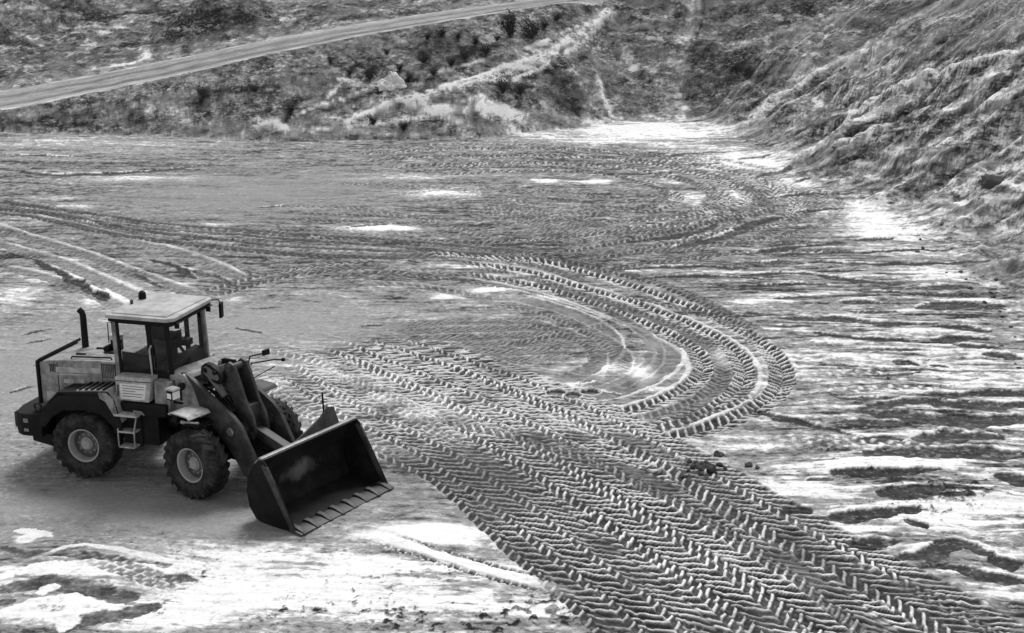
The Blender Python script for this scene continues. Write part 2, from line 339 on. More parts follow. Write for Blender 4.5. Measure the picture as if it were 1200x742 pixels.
def rut(px, width, tone=.20, depth=.05, crest=.32, side=1, jag=1.):
    """a gouge that tapers at both ends, with the pushed-up lip carrying snow"""
    global L
    P = crm([G(*p)[:2] for p in px], .5); hw = width / 2
    m = (X > P[:, 0].min() - 1) & (X < P[:, 0].max() + 1) & (Y > P[:, 1].min() - 1.5) & (Y < P[:, 1].max() + 1.5) & (D < .5)
    I = np.nonzero(m)[0]
    if not len(I): return
    d, sa, sg = polydist(X[I], Y[I], P); tot = sa.max() + 1e-3
    k = np.nonzero(d < width * 2.2)[0]; I = I[k]; d = d[k]; sa = sa[k]; n = d * sg[k]
    tp = np.clip(4 * (sa / tot) * (1 - sa / tot), 0, 1) ** .75
    n = n + jag * (.55 * hw * wn1[I] + .45 * hw * wn2[I] + .10 * wn1[I] + .05 * wn3[I]); d = np.abs(n)
    h = hw * (.25 + .75 * tp * (1 + .5 * wn1[I]))
    w = (1 - sstep(h * .8, h * 1.12, d)) * sstep(0, .25, tp)
    ZT[I] -= w * depth * (1 - .3 * wn2[I])
    lip = np.exp(-((n * side - h * 1.15) / (.05 + .10 * h)) ** 2) * tp * np.clip(.8 + 1.6 * wn1[I] + .8 * wn3[I], 0, 1.5)
    ZT[I] += lip * depth * .7
    L[I] = L[I] * (1 - w) + w * (tone + .16 * wn2[I] + .10 * wn1[I] + .10 * wn3[I])
    L[I] += lip * crest * (.9 + .9 * wn1[I]) * (1 - w)
    WT[I] = np.maximum(WT[I] * (1 - .5 * lip), w * .6)
D_, M_ = .30, .46
# twin ruts coming in from the left
for px in ([(-30, 240), (100, 256), (200, 268), (300, 276), (400, 284), (480, 290), (560, 296), (640, 302)], [(-30, 243), (100, 264), (200, 283), (300, 294), (400, 301), (470, 303), (560, 300), (640, 312), (700, 332)]):
    track(px, .8, .07, .03, .3, .7, .26, .40, strength=.9)
    track(px, .5, .07, .03, .3, .7, .28, .46, strength=.8, offs=.9)
# slanting ruts at the left edge
for px, q in (([(-20, 262), (80, 292), (160, 322), (240, 350)], .4), ([(-20, 280), (70, 308), (140, 338), (190, 362)], .45), ([(0, 245), (110, 272), (220, 300), (290, 330)], .45), ([(-20, 310), (40, 322), (110, 345), (150, 368)], .42)):
    track(px, .55, .05, .02, .3, .7, q - .08, q + .08, strength=.8)
    track(px, .18, -.03, .0, .3, .7, .80, .9, smooth=True, strength=.6, offs=.36)
# far loops
for px in ([(420, 190), (560, 182), (700, 184), (800, 200), (868, 222), (862, 246), (800, 262), (700, 268)], [(440, 197), (580, 190), (700, 193), (790, 208), (835, 226), (825, 244), (770, 256), (680, 262)],
           [(500, 205), (620, 200), (720, 206), (780, 222), (790, 238), (740, 250)], [(640, 178), (780, 190), (880, 206), (905, 226), (890, 244), (840, 262)]):
    track(px, .6, .06, .06, .32, .7, .18, .80, strength=.9)
    track(px, .5, .06, .06, .32, .7, .20, .82, strength=.8, offs=1.9)
for px in ([(560, 240), (640, 255), (690, 275), (700, 300)], [(590, 236), (660, 250), (710, 268), (730, 290)], [(700, 300), (780, 290), (860, 285), (960, 270)], [(690, 275), (800, 270), (900, 258)],
           [(540, 215), (640, 228), (740, 232)], [(300, 240), (420, 246), (520, 262), (610, 290)], [(380, 215), (520, 222), (640, 240)]):
    track(px, .6, .05, .05, .3, .8, .30, .60, strength=.8)
for off in (-.9, -.45, .45, .9):
    track([(560, 240), (640, 256), (700, 282), (720, 300)], .44, .04, .05, .24, .9, .28, .56, strength=.8, offs=off)
TWIN = True
for base, offs_ in (([(430, 192), (560, 184), (700, 186), (800, 203), (862, 224), (850, 246), (790, 260), (700, 270)], (-2.6, -1.2, .9, 2.6, 3.8)), ([(300, 262), (430, 268), (560, 272), (680, 262), (800, 246)], (-1.8, -.6, .8, 2.)), ([(450, 236), (560, 228), (680, 232), (770, 246)], (-1.5, -.4, 1.1)),
                    ([(350, 330), (450, 322), (540, 330), (620, 346)], (-1., 0, .9)), ([(640, 300), (720, 284), (830, 262), (930, 240)], (-1.2, 0, 1.)), ([(230, 350), (340, 322), (460, 312)], (0, .8)), ([(640, 320), (760, 300), (900, 290), (1010, 288)], (-.8, .4)), ([(880, 300), (960, 270), (1010, 240)], (0, 1.2))):
    for o_ in offs_:
        q_ = rng.uniform(-.04, .05)
        track(base, rng.uniform(.4, .6), .05, .05, .28, .8, .16 + q_, .62 + q_ * 2, strength=rng.uniform(.35, .8), offs=o_ + rng.uniform(-.2, .2), flip=1 if rng.random() < .5 else -1)
for px in ([(-30, 240), (100, 257), (200, 269), (300, 277), (400, 285), (480, 291), (560, 297), (620, 302)], [(-30, 245), (60, 258), (140, 274), (220, 285), (300, 294), (400, 301), (480, 304)]):
    for o_ in (0, .85):
        track(px, .5, .06, .04, .3, .8, .16, .34, strength=.95, offs=o_)
        track(px, .07, -.02, 0, smooth=True, lo=.5, hi=.9, offs=o_ + .30, strength=.6)
# centre field: flat combed tracks
for v0 in (376, 384, 393, 402, 412, 422):
    track([(430, v0 + 6), (520, v0 + 2), (620, v0), (700, v0 - 6)], .58, .04, .05, .22, 1.1, .30, .58, strength=.75)
# large loop
A_ = [(480, 296), (560, 300), (640, 308), (700, 322), (760, 342), (825, 366), (885, 398), (916, 432), (906, 466), (862, 492), (800, 512), (740, 530), (680, 545)]
B_ = [(520, 306), (600, 316), (680, 336), (750, 358), (815, 384), (858, 410), (874, 438), (856, 468), (804, 492), (750, 510), (690, 524)]
C_ = [(530, 318), (600, 330), (670, 348), (735, 372), (786, 394), (818, 416), (824, 438), (800, 460), (752, 480), (700, 492), (640, 500)]
C2 = [(540, 312), (600, 322), (672, 341), (742, 364), (800, 388), (838, 412), (848, 438), (828, 466), (776, 488), (720, 502)]
D2 = [(560, 330), (640, 344), (700, 362), (750, 382), (780, 404), (783, 424), (758, 446), (716, 462), (660, 472)]
E_ = [(590, 346), (640, 358), (690, 376), (714, 398), (712, 416), (686, 436), (640, 452), (600, 458)]
F_ = [(560, 425), (620, 438), (680, 448), (740, 455), (790, 446)]
track(E_, .52, .04, 0, smooth=True, lo=.32, hi=.46)
track(F_, .40, .04, 0, smooth=True, lo=.30, hi=.44)
track(D2, .52, .05, 0, smooth=True, lo=.30, hi=.46)
for o, st_ in ((.36, .8), (-.36, .7)): track(D2, .07, -.02, 0, smooth=True, lo=.8, hi=.95, offs=o, strength=st_)
track(E_, .07, -.02, 0, smooth=True, lo=.8, hi=.95, offs=.34, strength=.7)
track(C2, .5, .04, .03, .25, .8, .20, .46, flip=-1, strength=.8)
track(C_, .50, .06, .065, .24, .8, .09, .84, flip=-1)
track(C_, .10, -.02, 0, smooth=True, lo=.8, hi=.95, offs=-.36, strength=.8)
track(B_, .52, .06, .07, .24, .8, .08, .88, flip=-1)
track(B_, .10, -.02, 0, smooth=True, lo=.8, hi=.95, offs=.36, strength=.7)
track(A_, .58, .07, .08, .25, .8, .07, .86, flip=-1)
track([(560, 296), (640, 300), (720, 316), (800, 342), (860, 372), (900, 396)], .5, .06, .07, .25, .8, .12, .50, strength=.9)
track([(700, 340), (760, 352), (840, 372), (896, 404)], .4, .05, .06, .24, .8, .16, .7, strength=.8)
track([(700, 520), (780, 500), (850, 476), (890, 452)], .45, .05, .07, .25, .8, .16, .82, flip=-1, strength=.8)
track([(640, 520), (720, 512), (800, 490), (850, 462)], .45, .05, .07, .25, .8, .16, .84, flip=-1, strength=.8)
for px, w_, sm in (([(560, 410), (620, 400), (690, 386), (740, 372)], .5, 0), ([(600, 372), (660, 388), (700, 412), (690, 440)], .45, 0), ([(590, 430), (650, 440), (720, 446), (770, 436)], .45, 1), ([(620, 470), (680, 462), (740, 446), (776, 420)], .45, 1), ([(540, 352), (620, 362), (690, 388), (728, 420), (716, 448)], .5, 0), ([(680, 350), (740, 380), (768, 412), (750, 440), (700, 458)], .4, 1)):
    track(px, w_, .035, .03, .22, .9, .24, .58, smooth=bool(sm), strength=.7)
    track(px, .05, -.015, 0, smooth=True, lo=.7, hi=.95, offs=w_ * .62, strength=.5)
for px in ([(620, 462), (680, 455), (730, 462)], [(600, 446), (650, 452), (700, 446)]): rut(px, .08, .9, -.02, 0)
# broad swath of crossing tracks from the centre to the lower right
SW = []
tops = [(330, 432), (352, 420), (372, 410), (395, 402), (425, 398), (455, 398), (490, 402), (530, 410)]
SW.append([(300, 440), (380, 492), (450, 530), (520, 560), (600, 632), (680, 700), (750, 770)])
SW.append([(322, 430), (400, 478), (480, 520), (570, 575), (650, 640), (740, 710), (800, 775)])
SW.append([(345, 420), (430, 468), (520, 512), (610, 566), (700, 630), (800, 705), (870, 775)])
SW.append([(360, 408), (450, 452), (550, 502), (650, 560), (750, 625), (860, 700), (950, 775)])
SW.append([(380, 400), (480, 442), (580, 490), (690, 550), (800, 618), (920, 695), (1030, 775)])
SW.append([(410, 396), (510, 432), (620, 482), (730, 540), (850, 610), (980, 688), (1110, 775)])
SW.append([(450, 396), (550, 430), (650, 472), (760, 530), (890, 604), (1030, 682), (1200, 775)])
SW.append([(500, 405), (590, 438), (690, 490), (790, 552), (910, 624), (1060, 700), (1240, 780)])
tone = [(.22, .58), (.22, .66), (.20, .76), (.20, .80), (.19, .80), (.20, .80), (.20, .78), (.20, .72)]
for i in (7, 0, 2, 5, 1, 3, 6, 4):
    lo, hi = tone[i]
    track(SW[i], .62, .05, .066, .25, 1.0, lo - .06, hi + .12, flip=1, strength=1.15, cen=.13)
    if i < 7: track(SW[i], .60, .05, .062, .245, 1.0, lo - .05, hi + .11, flip=1, strength=1.1, offs=.61, cen=.13)
track([(420, 470), (560, 500), (700, 540), (860, 620), (1000, 720), (1060, 780)], .62, .05, .08, .25, 1., .20, .66, strength=.8)
track([(780, 545), (880, 612), (1000, 668), (1120, 716), (1240, 760)], .6, .05, .06, .24, 1., .16, .74, strength=.8, cen=.1)
# right branch joining the loop
track([(690, 500), (760, 530), (860, 592), (980, 660), (1110, 730), (1220, 800)], .62, .05, .065, .25, 1., .15, .76)
track([(300, 404), (380, 424), (460, 470), (560, 530)], .6, .05, .09, .26, .6, .4, .84, strength=.8)
track([(290, 420), (350, 470), (420, 512), (500, 545)], .6, .05, .09, .26, .6, .45, .88, strength=.8)
# quieter, darker stretch beside the bucket
dk = np.clip(blob(520, 550, 120, 24, 1.1) + blob(620, 545, 90, 26, 1.) + blob(590, 590, 60, 20, .9), 0, .85)
L = L * (1 - dk * .6) + dk * .6 * (.40 + .35 * (L - .5)); ZT = ZT * (1 - .55 * dk)
RUTS = [
 ([(900, 299), (967, 296), (1008, 297), (1062, 295), (1124, 292)], .35), ([(954, 306), (1021, 311), (1089, 310), (1143, 306)], .40), ([(860, 322), (900, 320), (948, 320), (981, 327), (1035, 332), (1051, 335)], .42), ([(860, 336), (900, 334), (940, 332), (973, 335)], .40),
 ([(1072, 339), (1137, 337)], .7), ([(981, 354), (1013, 353), (1035, 358)], .4), ([(1072, 363), (1116, 358), (1156, 362)], .75), ([(910, 370), (938, 372), (981, 374), (1035, 380), (1086, 381)], .55), ([(1089, 383), (1129, 385), (1164, 387)], .5), ([(954, 388), (994, 396), (1070, 399)], .36), ([(1089, 398), (1161, 397)], .42), ([(1116, 404), (1175, 408)], .36),
 ([(1150, 415), (1200, 420)], .55), ([(1045, 423), (1078, 428)], .4), ([(1088, 428), (1113, 430)], .2), ([(954, 428), (1008, 428)], .16), ([(980, 466), (1050, 466)], .25), ([(1072, 463), (1130, 462), (1215, 460)], .42), ([(1002, 478), (1062, 471), (1129, 475), (1215, 474)], .55),
 ([(880, 480), (900, 487), (953, 498), (999, 508)], .35), ([(985, 490), (1040, 494), (1076, 501)], .3), ([(999, 480), (1059, 487), (1120, 494), (1215, 488)], .75), ([(1000, 515), (1060, 514)], .3), ([(1070, 516), (1126, 511), (1180, 514)], .85), ([(1006, 531), (1112, 529), (1215, 533)], .75),
 ([(970, 554), (1041, 556), (1108, 551)], .42), ([(945, 564), (975, 561)], .3), ([(1027, 581), (1066, 579), (1112, 572)], .55), ([(915, 600), (953, 598)], .36), ([(960, 606), (1041, 602), (1078, 597)], .5), ([(1056, 610), (1088, 619)], .36), ([(994, 636), (1052, 632)], .40), ([(1050, 651), (1098, 647), (1126, 637), (1162, 654)], .55), ([(1156, 656), (1200, 663)], .4), ([(1090, 662), (1147, 671), (1215, 683)], .36), ([(1165, 555), (1205, 565)], .5),
 ([(900, 350), (960, 348)], .3), ([(870, 308), (930, 306)], .3), ([(1000, 342), (1060, 344)], .3), ([(1020, 322), (1110, 323)], .3), ([(1090, 347), (1150, 348)], .35), ([(900, 382), (950, 381)], .25), ([(990, 365), (1060, 367)], .26), ([(1000, 408), (1080, 411)], .26), ([(1010, 440), (1080, 437)], .22),
 ([(745, 184), (790, 181), (855, 178)], .5), ([(801, 194), (841, 191)], .5), ([(864, 188), (903, 182)], .5), ([(880, 208), (905, 203), (932, 196)], .55), ([(930, 214), (965, 205)], .5), ([(728, 283), (779, 277), (818, 271), (838, 262)], .5), ([(773, 291), (841, 280), (889, 260), (920, 254)], .6), ([(900, 232), (950, 226), (990, 228)], .5), ([(930, 248), (990, 244)], .45), ([(860, 300), (920, 292), (980, 284)], .45), ([(1000, 282), (1050, 281)], .4), ([(720, 315), (800, 311), (880, 314)], .4), ([(740, 324), (830, 322), (900, 327)], .35),
 ([(0, 199), (50, 204), (114, 204), (185, 199), (252, 191)], .6), ([(0, 181), (60, 183), (120, 182)], .35), ([(27, 300), (81, 325), (128, 352)], .35), ([(175, 304), (205, 313), (232, 327)], .35), ([(150, 318), (190, 336)], .25), ([(80, 326), (95, 335)], .5), ([(112, 340), (126, 350)], .45), ([(245, 320), (280, 335)], .2),
 ([(-20, 692), (25, 690), (60, 688), (110, 695), (155, 700)], .55), ([(95, 699), (165, 699)], .5), ([(40, 752), (100, 730), (150, 719), (192, 713)], .55), ([(-10, 640), (40, 652), (90, 652), (160, 662)], .3), ([(180, 676), (232, 682)], .3), ([(-20, 712), (20, 706)], .3),
 ([(440, 286), (500, 284)], .35), ([(400, 268), (470, 262)], .3), ([(545, 265), (580, 262)], .45), ([(300, 244), (340, 240)], .3), ([(420, 380), (450, 379)], .2), ([(275, 382), (310, 390)], .15), ([(40, 430), (70, 420)], .12), ([(25, 395), (60, 385)], .12), ([(30, 405), (62, 398)], .1), ([(290, 360), (330, 358)], .12), ([(10, 460), (40, 452)], .12)]
for px, wd in RUTS:
    ll = px[0][0] < 300 and px[0][1] > 600
    rut(px, wd, .34 if ll else (.24 if wd > .5 else (.20 if wd > .3 else .27)), .008 if ll else (.03 if wd > .3 else .02), .05 if ll else (.34 if wd > .24 else .12))
for px, wd in (([(-20, 680), (40, 668), (90, 664), (150, 666), (200, 672)], .35), ([(-20, 728), (40, 712), (80, 706), (150, 711)], .4), ([(15, 622), (35, 624), (60, 632)], .25), ([(30, 634), (42, 626)], .3), ([(45, 700), (70, 688)], .3), ([(75, 742), (85, 712)], .4), ([(180, 676), (240, 660)], .3)):
    rut(px, wd, .90, -.008, .0)
# light footprints and small tracks in the snow
track([(420, 622), (480, 640), (560, 664), (640, 684), (700, 700)], .30, -.03, .0, smooth=True, lo=.93, hi=1.)
for o in (-.22, .22): track([(420, 622), (480, 640), (560, 664), (640, 684), (700, 700)], .10, .05, .05, .16, .1, .20, .85, offs=o)
track([(0, 668), (60, 650), (100, 640), (180, 655), (260, 674)], .14, -.008, 0, smooth=True, lo=.9, hi=.95)
for o in (-.2, -.45): track([(80, 643), (140, 652), (200, 672), (260, 684)], .2, .03, .05, .22, .1, .36, .8, offs=o)
for px in ([(930, 440), (1010, 436), (1060, 430)], [(950, 460), (1040, 454), (1130, 456)], [(930, 512), (1010, 516), (1080, 522), (1130, 514)], [(880, 500), (960, 520), (1040, 522)]):
    track(px, .35, .03, .06, .35, .2, .30, .85, strength=.8)
# streaked verge of the loader's parking spot stays even
for b in [(765, 152, 90, 9, .42), (870, 188, 60, 13, .30), (800, 172, 50, 5, .22), (930, 214, 30, 6, .3), (1030, 264, 46, 22, .30), (445, 268, 42, 3.5, .45), (525, 226, 45, 5, .28), (868, 230, 10, 8, .35), (815, 233, 14, 8, .18), (690, 166, 60, 4, .2), (620, 158, 40, 4, .16),
          (480, 208, 50, 3, .2), (640, 212, 20, 2, .35), (700, 213, 20, 2.4, .35), (545, 312, 40, 2, .3), (600, 322, 40, 2.4, .3), (520, 345, 30, 4, .28), (575, 340, 26, 4, .32), (650, 350, 20, 3, .25), (470, 335, 30, 3, .22), (718, 429, 15, 6, .50), (752, 436, 14, 10, .75), (636, 446, 18, 6, .50), (668, 450, 12, 5, .5), (690, 470, 20, 4, .3), (845, 416, 12, 9, .3), (700, 505, 40, 7, .2), (560, 480, 60, 12, .15), (1095, 322, 45, 7, .25)]:
    L += blob(*b) * (.75 + .6 * fbm(X * 1.3, Y * 1.6, 3, 94))
# combine floor
w0 = np.clip(L, -.2, 1.4)
T = .18 + .38 * sig((w0 - .37) / .05) + .35 * sig((w0 - .68) / .04) + .22 * (w0 - .53)
trk = .16 + .80 * np.clip(w0, 0, 1)
T = T * (1 - WT * .8) + trk * WT * .8
Z = np.where(FLOOR, Zf * sstep(0, 1.2, -D + .2) + ZT, Z)
PUD = [(652, 460, 11, 4.2), (672, 463, 9, 4.6), (692, 459, 11, 3.6)]
for (u, v, ru, rv) in PUD:
    c = G(u, v); sx = ru * c[1] / FPX; sy = rv * c[1] ** 2 / (FPX * CAMH)
    dd = np.hypot((X - c[0]) / sx, (Y - c[1]) / sy) + .25 * fbm(X * 3, Y * 3, 2, 90)
    kk = dd < 1.9
    Z = np.where(kk, Z * sstep(1., 1.5, dd) + np.where(dd < 1.3, -.14 * (1 - sstep(.7, 1.2, dd)), 0) + .02 * np.exp(-((dd - 1.3) / .15) ** 2), Z)
    T = np.where(kk & (dd > 1.05), np.maximum(T, .85 * np.exp(-((dd - 1.25) / .18) ** 2)), T); T = np.where(dd < 1.05, .2, T)
# ---- tone of the slopes
U1 = X + .25 * Y; U2 = 1.8 * Z + .55 * Y
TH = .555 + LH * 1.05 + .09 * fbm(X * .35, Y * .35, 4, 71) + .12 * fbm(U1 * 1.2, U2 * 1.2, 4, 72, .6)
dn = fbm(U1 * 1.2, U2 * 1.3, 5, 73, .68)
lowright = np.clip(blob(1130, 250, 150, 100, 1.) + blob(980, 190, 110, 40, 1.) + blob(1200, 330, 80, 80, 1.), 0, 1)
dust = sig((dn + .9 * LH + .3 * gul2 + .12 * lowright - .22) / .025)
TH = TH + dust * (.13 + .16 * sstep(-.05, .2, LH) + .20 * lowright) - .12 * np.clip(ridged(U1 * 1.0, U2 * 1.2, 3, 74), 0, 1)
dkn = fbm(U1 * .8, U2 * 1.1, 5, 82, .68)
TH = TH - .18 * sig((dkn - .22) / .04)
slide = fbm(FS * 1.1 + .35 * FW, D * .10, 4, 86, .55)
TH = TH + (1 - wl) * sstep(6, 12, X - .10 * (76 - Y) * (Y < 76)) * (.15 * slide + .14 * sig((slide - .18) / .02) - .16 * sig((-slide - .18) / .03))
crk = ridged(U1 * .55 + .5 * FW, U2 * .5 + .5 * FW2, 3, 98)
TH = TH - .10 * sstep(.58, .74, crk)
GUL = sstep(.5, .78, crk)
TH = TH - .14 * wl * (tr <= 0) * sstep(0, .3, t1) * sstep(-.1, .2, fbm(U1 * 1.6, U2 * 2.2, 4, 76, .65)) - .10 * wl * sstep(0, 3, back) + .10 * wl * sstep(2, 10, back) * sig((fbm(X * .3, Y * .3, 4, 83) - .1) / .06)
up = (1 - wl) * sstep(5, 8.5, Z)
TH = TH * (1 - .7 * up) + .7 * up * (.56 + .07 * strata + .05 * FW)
# haul road
rr = .55 + .16 * fbm(tr * 12, X * .06, 4, 75, .65) + .12 * fbm(X * .9, Y * .9, 4, 77, .65) - .16 * np.exp(-((tr - .3) / .07) ** 2) - .13 * np.exp(-((tr - .68) / .06) ** 2)
rr = rr + .22 * (np.exp(-((tr - .06) / .06) ** 2) + np.exp(-((tr - .95) / .05) ** 2)) * np.clip(.5 + 1.5 * fbm(X * .8, Y * 1.5, 3, 91), 0, 1.2)
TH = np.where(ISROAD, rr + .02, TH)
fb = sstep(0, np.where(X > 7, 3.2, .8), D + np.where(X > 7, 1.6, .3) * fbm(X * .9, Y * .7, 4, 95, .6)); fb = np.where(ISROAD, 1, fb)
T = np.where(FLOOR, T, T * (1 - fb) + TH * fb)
ft = np.exp(-(D / .5) ** 2) * (Y < 62) * .10
T = np.clip(T - ft * fbm(X * 3, Y * 3, 3, 78), .10, .95)
ALB = np.clip(T, 0.02, 1) ** 2.2
# small lumps everywhere on the slopes
T = T
Z = Z + np.where(HILL & ~ISROAD, sstep(0, .6, D) * (1 - .4 * wl) * (.035 * fbm(X * 2.4, Y * 2.4, 3, 79) + .02 * ridged(X * 4, Y * 4, 2, 80)), 0)

# ------------------------------------------------------------------ materials
def new_mat(name):
    m = bpy.data.materials.new(name); m.use_nodes = True
    nt = m.node_tree; b = nt.nodes['Principled BSDF']
    return m, nt, b

def earth_mat(name, rough=.9, bump=.3, dots=((6.5, .575, .42), (1.8, .60, .385)), stretch=(1, 1, 1), rot=0., mott=(.70, 1.28)):
    """tone of the ground times a mottle, with crisp bright and dark crumbs where the ground is gritty"""
    m, nt, b = new_mat(name); L_ = nt.links.new
    at = nt.nodes.new('ShaderNodeAttribute'); at.attribute_name = 'tone'
    gr = nt.nodes.new('ShaderNodeAttribute'); gr.attribute_name = 'grit'
    tc = nt.nodes.new('ShaderNodeTexCoord'); mp = nt.nodes.new('ShaderNodeMapping'); mp.inputs['Scale'].default_value = stretch; mp.inputs['Rotation'].default_value = (0, rot, 0)
    L_(tc.outputs['Object'], mp.inputs['Vector'])
    def noise(sc, det=8, ro=.72):
        n = nt.nodes.new('ShaderNodeTexNoise'); n.inputs['Scale'].default_value = sc; n.inputs['Detail'].default_value = det; n.inputs['Roughness'].default_value = ro
        L_(mp.outputs[0], n.inputs['Vector']); return n.outputs['Fac']
    def rng_(x, a, c, d, e):
        q = nt.nodes.new('ShaderNodeMapRange'); q.inputs['From Min'].default_value = a; q.inputs['From Max'].default_value = c; q.inputs['To Min'].default_value = d; q.inputs['To Max'].default_value = e
        L_(x, q.inputs['Value']); return q.outputs[0]
    def op(o, x, y):
        q = nt.nodes.new('ShaderNodeMath'); q.operation = o
        for k, t in enumerate((x, y)):
            if isinstance(t, (int, float)): q.inputs[k].default_value = t
            else: L_(t, q.inputs[k])
        return q.outputs[0]
    n1 = noise(9, 8, .75); col = op('MULTIPLY', at.outputs['Fac'], rng_(n1, .34, .66, *mott))
    h = n1
    for sc, hi, lo in dots:
        n = noise(sc, 8, .67)
        dk = op('MULTIPLY', rng_(n, lo, lo - .025, 0, .62), gr.outputs['Fac']); col = op('MULTIPLY', col, op('SUBTRACT', 1., dk))
        br = op('MULTIPLY', rng_(n, hi, hi + .025, 0, .8), gr.outputs['Fac'])
        q = nt.nodes.new('ShaderNodeMix'); q.data_type = 'FLOAT'; L_(br, q.inputs[0]); L_(col, q.inputs[2]); L_(op('ADD', op('MULTIPLY', col, 1.2), .22), q.inputs[3]); col = q.outputs[0]
        h = op('ADD', h, op('MULTIPLY', n, .8))
    col = op('MAXIMUM', op('MINIMUM', col, .84), .012)
    L_(col, b.inputs['Base Color'])
    b.inputs['Roughness'].default_value = rough; b.inputs['Specular IOR Level'].default_value = .2
    bp = nt.nodes.new('ShaderNodeBump'); bp.inputs['Strength'].default_value = bump; bp.inputs['Distance'].default_value = .05
    L_(h, bp.inputs['Height']); L_(bp.outputs['Normal'], b.inputs['Normal'])
    return m
M_floor = earth_mat('trampled_sand_and_snow', .85, .35, stretch=(1, 1.3, 1), mott=(.80, 1.18))
M_hill = earth_mat('loose_slope_earth', .95, dots=((6., .56, .44), (2.2, .56, .43), (.7, .585, .40)), stretch=(.8, .7, 1.8), rot=.3, mott=(.80, 1.2), bump=.45)
M_road = earth_mat('packed_gravel', .9, .4, dots=((4, .62, .38),))
flk = fbm(U1 * .3, U2 * .4, 4, 92, .6)
GRIT = np.where(FLOOR, np.clip(.85 - .80 * calm - .5 * WT * (1 - far) + .15 * right, .05, 1), np.clip(.34 + .8 * sstep(-.12, .22, flk) + .4 * dust + .5 * lowright * sstep(-.2, .2, flk) - .3 * wl * (LH > .12) - .45 * up, .08, 1))
GRIT = np.where(FLOOR & (T > .8), GRIT * .55, GRIT)

ii = np.arange(NY * NA).reshape(NY, NA)
Q = np.stack([ii[:-1, :-1], ii[:-1, 1:], ii[1:, 1:], ii[1:, :-1]], -1).reshape(-1, 4)
kind = np.where(ISROAD, 2, np.where(HILL, 1, 0)).astype(np.int8)
qk = kind[Q[:, 0]]
def sheet(name, mask, mat):
    q = Q[mask]; used = np.zeros(N, bool); used[q.ravel()] = True
    re = np.cumsum(used) - 1; q = re[q]
    co = np.stack([X[used], Y[used], Z[used]], 1).astype(np.float32)
    me = bpy.data.meshes.new(name); nf = len(q)
    me.vertices.add(len(co)); me.vertices.foreach_set('co', co.ravel())
    me.loops.add(nf * 4); me.loops.foreach_set('vertex_index', q.ravel().astype(np.int32))
    me.polygons.add(nf); me.polygons.foreach_set('loop_start', (np.arange(nf) * 4).astype(np.int32))
    me.polygons.foreach_set('use_smooth', np.ones(nf, bool))
    at = me.attributes.new('tone', 'FLOAT', 'POINT'); at.data.foreach_set('value', ALB[used].astype(np.float32))
    at = me.attributes.new('grit', 'FLOAT', 'POINT'); at.data.foreach_set('value', GRIT[used].astype(np.float32))
    me.materials.append(mat); me.update(calc_edges=True)
    o = bpy.data.objects.new(name, me); COL.objects.link(o); o['kind'] = 'structure'
    return o
sheet('ground', qk == 0, M_floor); sheet('hillside', qk == 1, M_hill); sheet('dirt_road', qk == 2, M_road)

def ground_z(x, y):
    j = int(np.clip(np.searchsorted(yy, y), 1, NY - 1)); i = int(np.clip(np.searchsorted(aa, x / y), 1, NA - 1))
    return float(Z[j * NA + i])
# ------------------------------------------------------------------ object helpers
def paint(name, col, rough=.5, metal=0., dirt=.25, dirtcol=.30, scale=3., spec=.4, bump=0.):
    """grey-scale paint / rubber / steel with dust in soft patches"""
    m, nt, b = new_mat(name)
    tc = nt.nodes.new('ShaderNodeTexCoord')
    n = nt.nodes.new('ShaderNodeTexNoise'); n.inputs['Scale'].default_value = scale; n.inputs['Detail'].default_value = 8; n.inputs['Roughness'].default_value = .68
    nt.links.new(tc.outputs['Object'], n.inputs['Vector'])
    r = nt.nodes.new('ShaderNodeValToRGB'); r.color_ramp.elements[0].position = .43; r.color_ramp.elements[1].position = .64
    r.color_ramp.elements[0].color = (0, 0, 0, 1); r.color_ramp.elements[1].color = (dirt, dirt, dirt, 1)
    nt.links.new(n.outputs['Fac'], r.inputs['Fac'])
    mx = nt.nodes.new('ShaderNodeMix'); mx.data_type = 'RGBA'
    mx.inputs['A'].default_value = (col, col, col, 1); mx.inputs['B'].default_value = (dirtcol, dirtcol, dirtcol, 1)
    nt.links.new(r.outputs['Color'], mx.inputs['Factor']); nt.links.new(mx.outputs['Result'], b.inputs['Base Color'])
    rr = nt.nodes.new('ShaderNodeMapRange'); rr.inputs['To Min'].default_value = rough - .08; rr.inputs['To Max'].default_value = min(1, rough + .25)
    nt.links.new(n.outputs['Fac'], rr.inputs['Value']); nt.links.new(rr.outputs[0], b.inputs['Roughness'])
    b.inputs['Metallic'].default_value = metal; b.inputs['Specular IOR Level'].default_value = spec
    if bump:
        bp = nt.nodes.new('ShaderNodeBump'); bp.inputs['Strength'].default_value = bump; bp.inputs['Distance'].default_value = .02
        nt.links.new(n.outputs['Fac'], bp.inputs['Height']); nt.links.new(bp.outputs['Normal'], b.inputs['Normal'])
    return m
